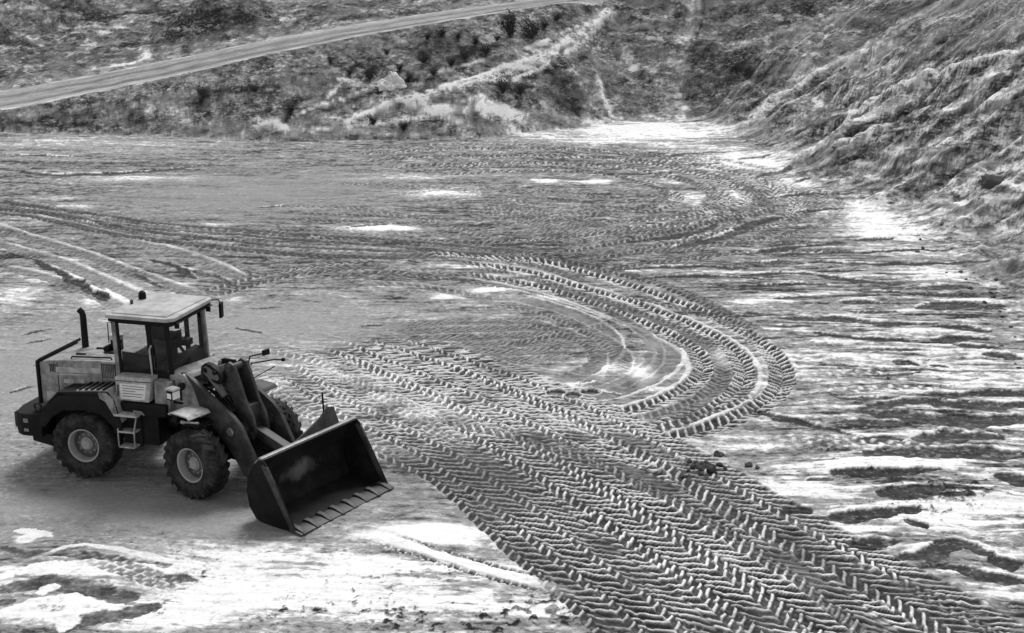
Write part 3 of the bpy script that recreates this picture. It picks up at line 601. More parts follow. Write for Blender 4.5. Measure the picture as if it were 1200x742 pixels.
MT = {
 'body': paint('faded_body_paint', .33, .45, dirt=1., dirtcol=.13, scale=4.5),
 'light': paint('pale_paint', .50, .55, dirt=.85, dirtcol=.22, scale=6),
 'white': paint('dusty_white_roof', .46, .6, dirt=1., dirtcol=.26, scale=2.5),
 'boom': paint('dark_boom_paint', .032, .45, dirt=.7, dirtcol=.10, scale=3, spec=.3),
 'black': paint('black_steel', .010, .6, dirt=.35, dirtcol=.035, scale=3, spec=.15),
 'rubber': paint('dusty_rubber', .018, .9, dirt=.9, dirtcol=.07, scale=4, bump=.2, spec=.15),
 'rim': paint('rim_paint', .12, .5, dirt=.9, dirtcol=.14, scale=6),
 'hub': paint('hub_paint', .36, .5, dirt=.5, dirtcol=.2, scale=9),
 'steel': paint('worn_steel', .30, .38, metal=.7, dirt=.5, dirtcol=.12, scale=8),
 'chrome': paint('polished_rod', .6, .22, metal=1., dirt=.1, dirtcol=.3, scale=5),
 'lens': paint('lamp_lens', .85, .15, dirt=.15, dirtcol=.5, scale=9),
 'trim': paint('black_trim', .008, .55, dirt=.2, dirtcol=.03, scale=5, spec=.15),
 'plate': paint('white_notice_plate', .80, .5, dirt=.25, dirtcol=.5, scale=6),
 'tooth': paint('rubbed_tooth_steel', .055, .5, dirt=.7, dirtcol=.03, scale=9, spec=.3),
 'ink': paint('grey_print', .16, .6, dirt=.1),
}
# bucket: dark steel with a rubbed, dust-caked patch on its back wall
def bucket_mat():
    m = paint('scraped_bucket_steel', .009, .65, dirt=.6, dirtcol=.028, scale=3.2, spec=.12)
    nt = m.node_tree; b = nt.nodes['Principled BSDF']
    src = b.inputs['Base Color'].links[0].from_socket
    tc = nt.nodes.new('ShaderNodeTexCoord'); mp = nt.nodes.new('ShaderNodeMapping'); mp.vector_type = 'POINT'
    fm = Matrix.Translation((2.857 / 2, 0, 0)) @ Matrix.Rotation(-.318, 4, 'Z') @ Matrix.Translation((-2.857 / 2, 0, 0)); pc = fm @ Vector((4.44, .05, .56)); scl = (1 / .40, 1 / .46, 1 / .20)
    mp.inputs['Location'].default_value = [-a_ * k_ for a_, k_ in zip(pc, scl)]; mp.inputs['Scale'].default_value = scl
    nz = nt.nodes.new('ShaderNodeTexNoise'); nz.inputs['Scale'].default_value = 4; nz.inputs['Detail'].default_value = 6
    nt.links.new(tc.outputs['Object'], mp.inputs['Vector']); nt.links.new(tc.outputs['Object'], nz.inputs['Vector'])
    ln = nt.nodes.new('ShaderNodeVectorMath'); ln.operation = 'LENGTH'; nt.links.new(mp.outputs[0], ln.inputs[0])
    ad = nt.nodes.new('ShaderNodeMath'); ad.operation = 'MULTIPLY_ADD'; nt.links.new(nz.outputs['Fac'], ad.inputs[0]); ad.inputs[1].default_value = 1.6; nt.links.new(ln.outputs['Value'], ad.inputs[2])
    mr = nt.nodes.new('ShaderNodeMapRange'); mr.inputs['From Min'].default_value = 1.1; mr.inputs['From Max'].default_value = 1.9; mr.inputs['To Min'].default_value = .42; mr.inputs['To Max'].default_value = 0
    nt.links.new(ad.outputs[0], mr.inputs['Value'])
    mx = nt.nodes.new('ShaderNodeMix'); mx.data_type = 'RGBA'; nt.links.new(mr.outputs[0], mx.inputs['Factor']); nt.links.new(src, mx.inputs['A']); mx.inputs['B'].default_value = (.3, .3, .3, 1)
    nt.links.new(mx.outputs['Result'], b.inputs['Base Color'])
    return m
MT['bucket'] = bucket_mat()
def glass_mat():
    m, nt, b = new_mat('cab_glass')
    tr_ = nt.nodes.new('ShaderNodeBsdfTransparent'); tr_.inputs['Color'].default_value = (.95, .95, .95, 1)
    gl = nt.nodes.new('ShaderNodeBsdfGlossy'); gl.inputs['Roughness'].default_value = .05
    mx = nt.nodes.new('ShaderNodeMixShader'); mx.inputs[0].default_value = .025
    nt.links.new(tr_.outputs[0], mx.inputs[1]); nt.links.new(gl.outputs[0], mx.inputs[2])
    nt.links.new(mx.outputs[0], nt.nodes['Material Output'].inputs['Surface'])
    return m
MT['glass'] = glass_mat()

class MB:
    def __init__(self): self.bm = bmesh.new()
    def _add(self, vs, fs):
        b = self.bm; V = [b.verts.new(v) for v in vs]
        for f in fs:
            try: b.faces.new([V[i] for i in f])
            except ValueError: pass
        return self
    def box(self, c, s, rot=None):
        M = Matrix.Translation(c) @ (rot.to_4x4() if rot else Matrix.Identity(4))
        h = [x / 2 for x in s]
        vs = [M @ Vector((sx * h[0], sy * h[1], sz * h[2])) for sx in (-1, 1) for sy in (-1, 1) for sz in (-1, 1)]
        return self._add(vs, [(0, 1, 3, 2), (4, 6, 7, 5), (0, 4, 5, 1), (2, 3, 7, 6), (0, 2, 6, 4), (1, 5, 7, 3)])
    def span(self, x0, x1, y0, y1, z0, z1): return self.box(((x0 + x1) / 2, (y0 + y1) / 2, (z0 + z1) / 2), (abs(x1 - x0), abs(y1 - y0), abs(z1 - z0)))
    def prism(self, prof, y0, y1):
        """side profile in x,z drawn out from y0 to y1"""
        n = len(prof)
        vs = [Vector((x, y0, z)) for x, z in prof] + [Vector((x, y1, z)) for x, z in prof]
        return self._add(vs, [tuple(range(n))[::-1], tuple(range(n, 2 * n))] + [(i, (i + 1) % n, n + (i + 1) % n, n + i) for i in range(n)])
    def plan(self, prof, z0, z1):
        n = len(prof)
        vs = [Vector((x, y, z0)) for x, y in prof] + [Vector((x, y, z1)) for x, y in prof]
        return self._add(vs, [tuple(range(n))[::-1], tuple(range(n, 2 * n))] + [(i, (i + 1) % n, n + (i + 1) % n, n + i) for i in range(n)])
    def sheetpath(self, path, t, y0, y1):
        """folded plate: a path in x,z with thickness t, from y0 to y1"""
        P = [Vector(p) for p in path]; off = []
        for i, p in enumerate(P):
            d = (P[min(i + 1, len(P) - 1)] - P[max(i - 1, 0)]).normalized(); off.append(p + Vector((-d.y, d.x)) * t)
        n = len(P); vs = [Vector((p.x, y, p.y)) for y in (y0, y1) for p in P] + [Vector((p.x, y, p.y)) for y in (y0, y1) for p in off]
        fs = []
        for i in range(n - 1):
            fs += [(i, i + 1, n + i + 1, n + i), (2 * n + i, 3 * n + i, 3 * n + i + 1, 2 * n + i + 1), (i, 2 * n + i, 2 * n + i + 1, i + 1), (n + i, n + i + 1, 3 * n + i + 1, 3 * n + i)]
        fs += [(0, n, 3 * n, 2 * n), (n - 1, 3 * n - 1, 4 * n - 1, 2 * n - 1)]
        return self._add(vs, fs)
    def tube(self, pts, r, n=10):
        P = [Vector(p) for p in pts]; rings = []
        for i, p in enumerate(P):
            d = (P[min(i + 1, len(P) - 1)] - P[max(i - 1, 0)]).normalized()
            a = d.orthogonal().normalized(); c = d.cross(a)
            if rings and True:
                pa = rings[-1][1]; a = (pa - d * pa.dot(d)).normalized(); c = d.cross(a)
            rr = r[i] if isinstance(r, (list, tuple)) else r
            rings.append(([p + (a * math.cos(t) + c * math.sin(t)) * rr for t in [2 * math.pi * k / n for k in range(n)]], a))
        vs = [v for R, _ in rings for v in R]; fs = []
        for i in range(len(P) - 1):
            for k in range(n): fs.append((i * n + k, i * n + (k + 1) % n, (i + 1) * n + (k + 1) % n, (i + 1) * n + k))
        fs += [tuple(range(n))[::-1], tuple(range((len(P) - 1) * n, len(P) * n))]
        return self._add(vs, fs)
    def lathe(self, prof, c=(0, 0, 0), n=48, closed=False):
        """profile (radius, y) turned about the y axis"""
        vs = []; m = len(prof)
        for k in range(n):
            t = 2 * math.pi * k / n
            for r, y in prof: vs.append(Vector((c[0] + r * math.cos(t), c[1] + y, c[2] + r * math.sin(t))))
        fs = []
        for k in range(n):
            k2 = (k + 1) % n
            for i in range(m if closed else m - 1):
                j = (i + 1) % m; fs.append((k * m + i, k * m + j, k2 * m + j, k2 * m + i))
        return self._add(vs, fs)
    def build(self, name, mat, parent=None, M=None, bevel=0., smooth=True, loc=None):
        b = self.bm
        bmesh.ops.remove_doubles(b, verts=b.verts, dist=1e-5)
        bmesh.ops.recalc_face_normals(b, faces=b.faces)
        if bevel:
            es = [e for e in b.edges if len(e.link_faces) == 2 and e.calc_face_angle(0) > .5]
            bmesh.ops.bevel(b, geom=es, offset=bevel, segments=2, affect='EDGES', profile=.6, clamp_overlap=True)
        me = bpy.data.meshes.new(name); b.to_mesh(me); b.free()
        if M is not None: me.transform(M)
        me.materials.append(mat)
        if smooth:
            me.shade_smooth() if hasattr(me, 'shade_smooth') else None
            try: me.set_sharp_from_angle(angle=math.radians(38))
            except Exception: pass
        o = bpy.data.objects.new(name, me); COL.objects.link(o)
        if parent: o.parent = parent
        if loc is not None: o.location = loc
        return o

def tag(o, label, cat, group=None):
    o['label'] = label; o['category'] = cat
    if group: o['group'] = group
    return o
def empty(name, loc, rz=0):
    o = bpy.data.objects.new(name, None); o.empty_display_size = .3; COL.objects.link(o); o.location = loc; o.rotation_euler = (0, 0, rz); return o

# ------------------------------------------------------------------ the wheel loader
LX, LY, YAW, ART, WB, TR = -7.803, 26.116, -.266, -.318, 2.857, 1.984
WR = .655
loader = empty('wheel_loader', (LX, LY, .0), YAW)
tag(loader, 'grey articulated wheel loader with enclosed cab, its wide black bucket lowered onto the sand', 'wheel loader')
FM = Matrix.Translation((WB / 2, 0, 0)) @ Matrix.Rotation(ART, 4, 'Z') @ Matrix.Translation((-WB / 2, 0, 0))   # front half is steered

def make_wheel(x, side, front):
    c = Vector((x, side * TR / 2, WR))
    rotz = 0.
    if front: c = FM @ c; rotz = ART
    h = MB()
    s = side
    h.lathe([(0, .10 * s), (.09, .10 * s), (.105, .07 * s), (.125, .06 * s), (.14, -.02 * s), (.14, -.2 * s)], n=32)
    for k in range(10):
        t = 2 * math.pi * k / 10
        h.lathe([(0, .035 * s), (.016, .035 * s), (.016, -.01 * s)], c=(.185 * math.cos(t), .0, .185 * math.sin(t)), n=8)
    wh = h.build('wheel', MT['hub'], loader, loc=c); wh.rotation_euler = (0, 0, rotz)
    r = MB()
    r.lathe([(.283, .02 * s), (.29, .12 * s), (.30, .158 * s), (.335, .168 * s), (.347, .15 * s), (.33, .13 * s), (.315, -.2 * s)], n=48)
    for k in range(8):   # hand holes show as small dark pads
        t = 2 * math.pi * (k + .5) / 8
    rim = r.build('rim', MT['hub'], wh)
    r = MB(); r.lathe([(.13, .0), (.19, .0), (.215, -.005 * s), (.235, -.03 * s), (.265, -.045 * s), (.288, .03 * s)], n=48)
    r.build('wheel_disc', MT['rim'], wh)
    t_ = MB()
    W = .225
    prof = [(.325, .16), (.345, .185), (.40, .215), (.48, W), (.555, W - .005), (.605, W - .03), (.628, W - .07), (.632, .05)]
    prof = prof + [(r_, -y) for r_, y in prof[::-1]]
    t_.lathe(prof, n=64)
    nl = 22
    for k in range(nl):
        for sd in (-1, 1):
            ph = 2 * math.pi * (k + (.5 if sd > 0 else 0)) / nl
            vs = []
            for (yy_, dp, ra, rb) in ((.012 * sd, 0, .625, .657), (.12 * sd, .10, .625, .655), (W * sd * .98, .21, .585, .635), (W * sd * 1.005, .235, .53, .545)):
                for wd in (-.055, .055):
                    for rr_ in (ra, rb):
                        a_ = ph + dp + wd * (.9 if rr_ == rb else 1.1); vs.append(Vector((rr_ * math.cos(a_), yy_, rr_ * math.sin(a_))))
            fs = []
            for i in range(3):
                o_ = i * 4
                fs += [(o_, o_ + 4, o_ + 5, o_ + 1), (o_ + 1, o_ + 5, o_ + 7, o_ + 3), (o_ + 3, o_ + 7, o_ + 6, o_ + 2), (o_ + 2, o_ + 6, o_ + 4, o_)]
            fs += [(0, 1, 3, 2), (12, 14, 15, 13)]
            t_._add(vs, fs)
    t_.build('tyre', MT['rubber'], wh)
for x, f in ((0, False), (WB, True)):
    for s in (-1, 1): make_wheel(x, s, f)

# rear frame, counterweight
b = MB(); b.span(-1.0, 1.25, -.48, .48, .62, 1.28); b.span(-.3, .3, -.8, .8, .50, .80); b.span(.62, 1.72, -.62, .62, 1.0, 1.34); b.span(1.2, 1.5, -.2, .2, .55, 1.25)
b.lathe([(0, -.75), (.13, -.75), (.17, -.5), (.17, .5), (.13, .75), (0, .75)], c=(0, 0, WR), n=20)
b.build('rear_frame', MT['black'], loader, bevel=.015)
b = MB(); b.plan([(-1.62, -.62), (-1.52, -.98), (-1.36, -1.08), (-.92, -1.08), (-.92, 1.08), (-1.36, 1.08), (-1.52, .98), (-1.62, .62)], .70, 1.15)
b.prism([(-1.2, .58), (-.75, .50), (-.75, .75), (-1.2, .75)], -1.0, 1.0)
cw = b.build('counterweight', MT['black'], loader, bevel=.03)
b = MB()
for k in range(7): b.span(-1.66, -1.61, -.85 + k * .055, -.825 + k * .055, .78, 1.08)
for k in range(6): b.box((-1.585 + .018 * k, -.68 - .062 * k, .93), (.03, .03, .30), Matrix.Rotation(.35, 3, 'Z'))
b.build('tail_grille', MT['boom'], cw)
b = MB(); b.lathe([(.05, -.018), (.085, -.018), (.085, .018), (.05, .018)], c=(-1.12, -.86, 1.235), n=20, closed=True); b.span(-1.17, -1.07, -.875, -.845, 1.14, 1.18)
b.build('tow_eye', MT['boom'], cw)
for q in ((-1.30, -1.2, -1.10, -1.075, .98, 1.06), (-1.30, -1.2, -1.10, -1.075, .80, .86)):
    b = MB(); b.span(*q); b.build('tail_lamp', MT['steel'], cw)

# engine hood
b = MB(); b.prism([(-1.13, 1.22), (.54, 1.22), (.54, 2.20), (.1, 2.20), (-.92, 2.13), (-1.13, 2.08)], -.67, .67)
hood = b.build('engine_hood', MT['body'], loader, bevel=.035)
b = MB(); b.sheetpath([(-1.135, 1.24), (-1.135, 2.09), (-1.05, 2.125)], .06, -.70, .70)
b.build('rear_cover', MT['trim'], hood, bevel=.012)
b = MB()
for pr, ya, yb in (([(-.78, 1.90), (.20, 1.955), (.20, 2.055), (-.78, 2.005)], -.676, -.66), ([(-.78, 1.90), (.20, 1.955), (.20, 2.055), (-.78, 2.005)], .66, .676), ([(-.78, 1.845), (-.1, 1.885), (-.1, 1.915), (-.78, 1.872)], -.676, -.66)):
    b = MB(); b.prism(pr, ya, yb); b.build('side_stripe', MT['light'], hood)
for sd in (-1, 1):
    b = MB(); b.span(.23, .51, sd * .665, sd * .676, 1.88, 2.15)
    lv = b.build('louvre', MT['trim'], hood)
    for k in range(8):
        b = MB(); b.span(.245 + k * .034, .261 + k * .034, sd * .67, sd * .69, 1.89, 2.14); b.build('louvre_slat', MT['body'], lv)
for k in range(4):
    b = MB(); b.span(-.90 + k * .036, -.882 + k * .036, -.676, -.66, 1.90, 2.06); b.build('vent_slit', MT['trim'], hood)
for q in ((-.745, -.73, 1.4, 2.1), (.215, .225, 1.4, 2.16), (.3, .52, 1.815, 1.825)):
    b = MB(); b.span(q[0], q[1], -.675, -.66, q[2], q[3]); b.build('panel_seam', MT['trim'], hood)

b = MB(); b.span(-1.02, -.82, -.676, -.66, 1.30, 1.50)
b.build('side_light', MT['light'], hood, bevel=.01)
b = MB()
b.tube([(-.5, -.55, 2.15), (-.48, -.55, 2.20), (.36, -.55, 2.24), (.38, -.55, 2.19)], .016); b.build('hood_rail', MT['black'], hood)
for x0, y0 in ((-.55, -.30), (-.35, .1), (.0, -.2)):
    b = MB(); b.span(x0, x0 + .2, y0, y0 + .05, 2.12, 2.19 + .06 * (x0 + .5)); b.build('hood_handle', MT['black'], hood)
for q in ((-.62, -.40, 1.70, 1.78), (-.30, -.18, 1.68, 1.80), (.28, .50, 1.70, 1.78)):
    b = MB(); b.span(q[0], q[1], -.675, -.66, q[2], q[3]); b.build('decal', MT['light'], hood)
b = MB(); b.span(-.64, .2, -.674, -.66, 1.60, 1.612); b.build('panel_seam', MT['trim'], hood)
b = MB(); b.tube([(-.68, .25, 2.05), (-.68, .25, 2.78), (-.70, .25, 2.85), (-.76, .25, 2.90)], [.07, .062, .062, .06], 14)
b.build('exhaust_pipe', MT['black'], loader)
b = MB(); b.tube([(.10, .12, 2.18), (.10, .12, 2.42)], .12, 18); b.tube([(-.02, -.08, 2.24), (-.02, .25, 2.24)], .07, 12)
ac = b.build('air_cleaner', MT['black'], loader, bevel=.01)
b = MB(); b.tube([(.10, .12, 2.42), (.10, .12, 2.5), (.10, .12, 2.54)], [.14, .13, .05], 18); b.build('cleaner_cap', MT['light'], ac)

# rear fenders
for s in (-1, 1):
    b = MB(); y0, y1 = sorted((s * .64, s * 1.20))
    b.sheetpath([(.84, 1.12), (.70, 1.62), (.60, 1.74), (-.42, 1.66), (-.62, 1.46), (-.86, 1.12)], -.045, y0, y1)
    b.prism([(-.90, .98), (-.86, 1.15), (-.60, 1.48), (-.42, 1.64), (.58, 1.72), (.68, 1.62), (.90, .98), (.76, .98), (.66, 1.15), (.45, 1.33), (.1, 1.38), (-.35, 1.34), (-.60, 1.18), (-.76, .98)], s * 1.20, s * 1.17)
    b.prism([(-.90, .7), (-.86, 1.1), (-.42, 1.64), (.58, 1.72), (.88, 1.0), (.88, .7)], s * .62, s * .66)
    fd = b.build('rear_fender', MT['black'], loader, bevel=.008)
    b = MB()
    b.sheetpath([(.855, 1.20), (.72, 1.66), (.62, 1.79), (-.05, 1.735)], -.02, *sorted((s * .68, s * 1.17)))
    b.build('fender_top', MT['body'], fd)
    b = MB(); b.prism([(.60, 1.775), (.735, 1.66), (.80, 1.40), (.72, 1.36), (.58, 1.60), (.46, 1.66), (.44, 1.765)], s * 1.214, s * 1.19); b.build('fender_flank', MT['body'], fd)
    b = MB()
    for k in range(5):
        x0 = .02 + k * .125
        b.box((x0, s * .93, 1.775 + .075 * x0 + .004), (.05, .44, .02), Matrix.Rotation(-.075, 3, 'Y'))
    b.build('tread_strip', MT['trim'], fd)

# cab
b = MB()
b.prism([(.60, 1.34), (1.70, 1.34), (1.74, 1.70), (1.70, 1.98), (.60, 1.98)], -.70, .70)
cab = b.build('cab', MT['body'], loader, bevel=.02)
for s in (-1, 1):
    b = MB(); b.prism([(.56, 1.95), (.645, 1.95), (.615, 3.08), (.52, 3.08)], s * .735, s * .655); b.build('cab_pillar', MT['body'], cab, bevel=.012)
    b = MB(); b.prism([(1.685, 1.95), (1.76, 1.95), (1.70, 3.08), (1.62, 3.08)], s * .74, s * .67); b.build('cab_pillar', MT['trim'] if s < 0 else MT['body'], cab, bevel=.012)
b = MB()
for s in (-1, 1):
    b.prism([(1.27, 1.78), (1.36, 1.78), (1.33, 3.06), (1.25, 3.06)], s * .742, s * .69)          # door post
    b.prism([(.645, 1.97), (1.27, 1.97), (1.27, 2.03), (.645, 2.03)], s * .738, s * .70); b.prism([(.62, 3.0), (1.66, 3.0), (1.66, 3.07), (.62, 3.07)], s * .738, s * .68)
    b.prism([(.645, 2.0), (.70, 2.0), (.67, 3.02), (.615, 3.02)], s * .738, s * .70)
b.box((.575, 0, 3.03), (.06, 1.36, .08)); b.box((.60, 0, 2.0), (.06, 1.36, .08)); b.box((1.70, 0, 3.03), (.08, 1.36, .09))
b.prism([(1.58, 2.0), (1.685, 2.0), (1.62, 3.05), (1.56, 3.05)], .742, .66)
b.build('window_frame', MT['trim'], cab, bevel=.006)
b = MB()
# black door panels and dash below the glass line
for s in (-1, 1): b.prism([(1.30, 1.72), (1.68, 1.72), (1.69, 2.12), (1.34, 2.12)], s * .735, s * .69)
b.prism([(.66, 1.98), (1.28, 1.98), (1.28, 2.04), (.66, 2.04)], .70, .60); b.prism([(.69, 1.98), (1.26, 1.98), (1.26, 2.40), (.69, 2.44)], -.70, -.66)
b.prism([(1.36, 1.98), (1.70, 1.98), (1.69, 2.22), (1.50, 2.26)], -.66, .66)
b.span(.64, .70, -.66, .66, 1.98, 2.10); b.span(.64, 1.7, -.66, .66, 1.97, 2.0)
b.build('interior_panel', MT['trim'], cab, bevel=.012)
SX = .22
b = MB(); b.prism([(.80, 2.30), (1.20, 2.32), (1.22, 2.44), (.95, 2.44), (.86, 2.98), (.76, 3.0), (.72, 2.9), (.76, 2.4)], -.26, .26); b.span(.85, 1.18, -.34, -.27, 2.30, 2.60); b.span(.85, 1.18, .27, .34, 2.30, 2.60); b.span(.85, 1.15, -.2, .2, 2.0, 2.3); b.prism([(.70, 2.96), (.80, 2.96), (.78, 3.06), (.70, 3.06)], -.13, .13)
b.build('seat', MT['trim'], cab, M=Matrix.Translation((SX, 0, 0)), bevel=.03)
b = MB()
ring = [(1.43 + .06 * math.cos(t), .19 * math.sin(t), 2.52 + .185 * math.cos(t)) for t in [2 * math.pi * k / 24 for k in range(25)]]
b.tube(ring, .016, 8); b.tube([(1.60, 0, 2.30), (1.44, 0, 2.52)], .03); b.tube([(1.43, -.18, 2.52), (1.44, 0, 2.50), (1.43, .18, 2.52)], .013)
b.build('steering_wheel', MT['trim'], cab)
b = MB(); b.tube([(1.30, .42, 2.4), (1.33, .42, 2.62)], .015); b.tube([(1.38, .47, 2.4), (1.42, .47, 2.6)], .015); b.span(1.2, 1.5, .36, .56, 2.3, 2.42)
b.build('control_lever', MT['trim'], cab)
for nm, pr, ya, yb in (('side_window', [(.69, 2.02), (1.27, 2.02), (1.26, 3.0), (.66, 3.0)], -.722, -.716), ('side_window', [(.69, 2.02), (1.27, 2.02), (1.26, 3.0), (.66, 3.0)], .716, .722),
                       ('door_window', [(1.36, 2.12), (1.69, 2.12), (1.63, 3.0), (1.34, 3.0)], -.722, -.716), ('door_window', [(1.36, 2.12), (1.60, 2.12), (1.56, 3.0), (1.34, 3.0)], .716, .722)):
    b = MB(); b.prism(pr, ya, yb); b.build(nm, MT['glass'], cab)
b = MB(); b.prism([(1.725, 2.0), (1.731, 2.0), (1.671, 3.0), (1.665, 3.0)], -.66, .655); b.build('windscreen', MT['glass'], cab)
b = MB(); b.box((.59, 0, 2.53), (.006, 1.3, .95)); b.build('rear_window', MT['glass'], cab)
b = MB(); b.plan([(.46, -.80), (.52, -.86), (1.74, -.86), (1.86, -.74), (1.86, .74), (1.74, .86), (.52, .86), (.46, .80)], 3.115, 3.185)
b.plan([(.56, -.74), (1.70, -.74), (1.76, .74), (.56, .74)], 3.18, 3.205)
roof = b.build('roof', MT['white'], cab, bevel=.035)
b = MB(); b.plan([(.50, -.78), (1.80, -.80), (1.84, -.70), (1.84, .70), (1.80, .80), (.50, .78)], 3.03, 3.114); b.build('roof_lining', MT['trim'], roof, bevel=.01)
for y0 in (-.62, .62):
    b = MB(); b.box((1.87, y0, 3.02), (.10, .16, .11)); wl_ = b.build('work_light', MT['trim'], roof, bevel=.015)
    b = MB(); b.box((1.924, y0, 3.02), (.01, .13, .085)); b.build('lens', MT['lens'], wl_)
b = MB(); b.tube([(.62, .30, 3.19), (.62, .30, 3.27), (.62, .30, 3.33), (.62, .30, 3.36)], [.075, .075, .065, .03], 16); b.build('beacon', MT['trim'], roof)
b = MB(); b.tube([(.62, -.1, 3.17), (.62, -.1, 3.28)], .03, 10); b.build('roof_fitting', MT['boom'], roof)
for s in (1, -1):
    b = MB(); b.tube([(1.76, s * .80, 3.12), (1.88, s * .98, 3.10), (1.90, s * 1.02, 2.98)] if s > 0 else [(.57, -.735, 3.0), (.50, -.80, 3.02), (.50, -.80, 2.62)], .014 if s > 0 else .01)
    if s > 0: b.box((1.90, s * 1.03, 2.88), (.05, .17, .30), Matrix.Rotation(.2, 3, 'Z'))
    b.build('mirror', MT['trim'], cab, bevel=.006)
b = MB(); b.tube([(1.345, -.75, 2.62), (1.33, -.80, 2.55), (1.36, -.80, 2.0), (1.37, -.76, 1.96)], .018); b.build('grab_rail', MT['light'], cab)

# boxes, panel, ladder on the visible side (and the tank on the other)
b = MB(); b.prism([(.70, 1.58), (1.36, 1.58), (1.44, 2.06), (.68, 2.04)], -1.0, -.70)
bx = b.build('battery_box', MT['light'], loader, bevel=.02)
b = MB(); b.prism([(.78, 1.615), (1.28, 1.625), (1.33, 1.93), (.78, 1.915)], -1.008, -.99); pl = b.build('notice_plate', MT['plate'], bx)
b = MB()
for k, (xa, xb) in enumerate(((.83, 1.28), (.83, 1.29), (.83, 1.10), (.83, 1.26), (.83, 1.22))):
    z0 = 1.88 - k * .05
    b.span(xa, xb, -1.011, -1.004, z0 - .008, z0 + .006)
b.build('printed_line', MT['ink'], pl)
b = MB(); b.prism([(.695, 1.955), (1.42, 1.97), (1.43, 1.985), (.695, 1.97)], -1.006, -.99); b.span(.72, .75, -1.006, -.99, 1.66, 1.88); b.build('lid_seam', MT['boom'], bx)
b = MB(); b.prism([(1.44, 1.30), (1.76, 1.34), (1.78, 1.98), (1.46, 2.0)], -.94, -.70); b.build('side_panel', MT['body'], loader, bevel=.02)
b = MB(); b.prism([(.70, 1.58), (1.74, 1.34), (1.74, 2.0), (.70, 2.0)], .70, .98); b.build('fuel_tank', MT['body'], loader, bevel=.03)
b = MB(); b.span(.78, 1.72, -1.04, -.60, 1.33, 1.56); b.span(.82, 1.5, -.95, -.5, .72, 1.3); b.build('toolbox', MT['black'], loader, bevel=.02)
b = MB()
b.span(.78, 1.17, -1.0, -.96, .70, 1.36)
ld = b.build('ladder', MT['black'], loader, bevel=.006)
for q in ((.74, 1.22, -1.24, -.96, 1.345, 1.385), (.80, 1.14, -1.22, -1.0, 1.02, 1.05), (.80, 1.12, -1.22, -1.0, .72, .75)):
    b = MB(); b.span(*q); b.build('step', MT['light'], ld, bevel=.006)
b = MB()
for x0 in (.79, 1.125): b.tube([(x0, -1.06, 1.36), (x0, -1.2, 1.06), (x0, -1.2, .74)], .018)
b.tube([(.76, -1.22, 1.385), (.74, -1.24, 1.50), (.80, -1.24, 1.56)], .014); b.tube([(1.2, -1.2, 1.385), (1.16, -1.22, 1.48), (1.32, -1.22, 1.47), (1.36, -1.2, 1.40)], .014)
b.build('ladder_rail', MT['steel'], ld)

# ---- front frame
b = MB(); b.span(1.9, 3.35, -.44, .44, .62, 1.20); b.span(WB - .15, WB + .15, -.8, .8, .52, .80); b.span(1.5, 2.0, -.25, .25, .66, 1.1); b.span(2.2, 2.9, -.95, .95, 1.30, 1.38)
b.lathe([(0, -.75), (.13, -.75), (.17, -.5), (.17, .5), (.13, .75), (0, .75)], c=(WB, 0, WR), n=20)
ff = b.build('front_frame', MT['black'], loader, FM, bevel=.015)
b = MB()
for s in (-1, 1): b.prism([(1.92, 1.2), (2.72, 1.2), (2.42, 1.95), (2.26, 2.13), (2.10, 2.12), (2.0, 1.9)], s * .62, s * .44)
b.prism([(1.84, 1.55), (2.02, 1.55), (2.06, 1.98), (1.86, 1.98)], -.6, .6); b.prism([(1.80, 1.98), (2.16, 1.98), (2.1, 2.05), (1.80, 2.12)], -.62, .62)
b.build('tower', MT['body'], loader, FM, bevel=.02)
for s in (-1, 1):
    b = MB(); b.sheetpath([(2.38, 1.57), (2.46, 1.61), (2.86, 1.59), (2.92, 1.54)], -.03, *sorted((s * .62, s * 1.17)))
    ft_ = b.build('front_fender', MT['light'] if s < 0 else MT['boom'], loader, FM, bevel=.006)
    b = MB(); b.prism([(2.38, 1.36), (2.46, 1.36), (2.5, 1.58), (2.38, 1.58)], s * 1.05, s * .66); b.tube([(2.5, s * .8, 1.57), (2.5, s * .8, 1.3)], .03); b.build('fender_bracket', MT['black'], ft_, FM)
    b = MB(); b.tube([(2.30, s * .72, 1.62), (2.30, s * .92, 1.70), (2.34, s * .94, 1.78)], .022); b.box((2.32, s * .95, 1.86), (.14, .20, .17)); b.tube([(2.34, s * .78, 1.98), (2.40, s * .78, 1.98)], .075, 18); b.tube([(2.34, s * .78, 1.7), (2.34, s * .78, 1.96)], .02)
    hl = b.build('headlight', MT['trim'], loader, FM, bevel=.012)
    b = MB(); b.box((2.395, s * .95, 1.86), (.014, .17, .14)); b.box((2.32, s * 1.052, 1.855), (.10, .012, .10)); b.build('lens', MT['lens'], hl, FM)
    b = MB(); b.prism([(2.2, 1.955), (2.42, 1.955), (2.40, 1.99), (2.22, 1.99)], s * 1.05, s * .86); b.build('lamp_hood', MT['light'], hl, FM)
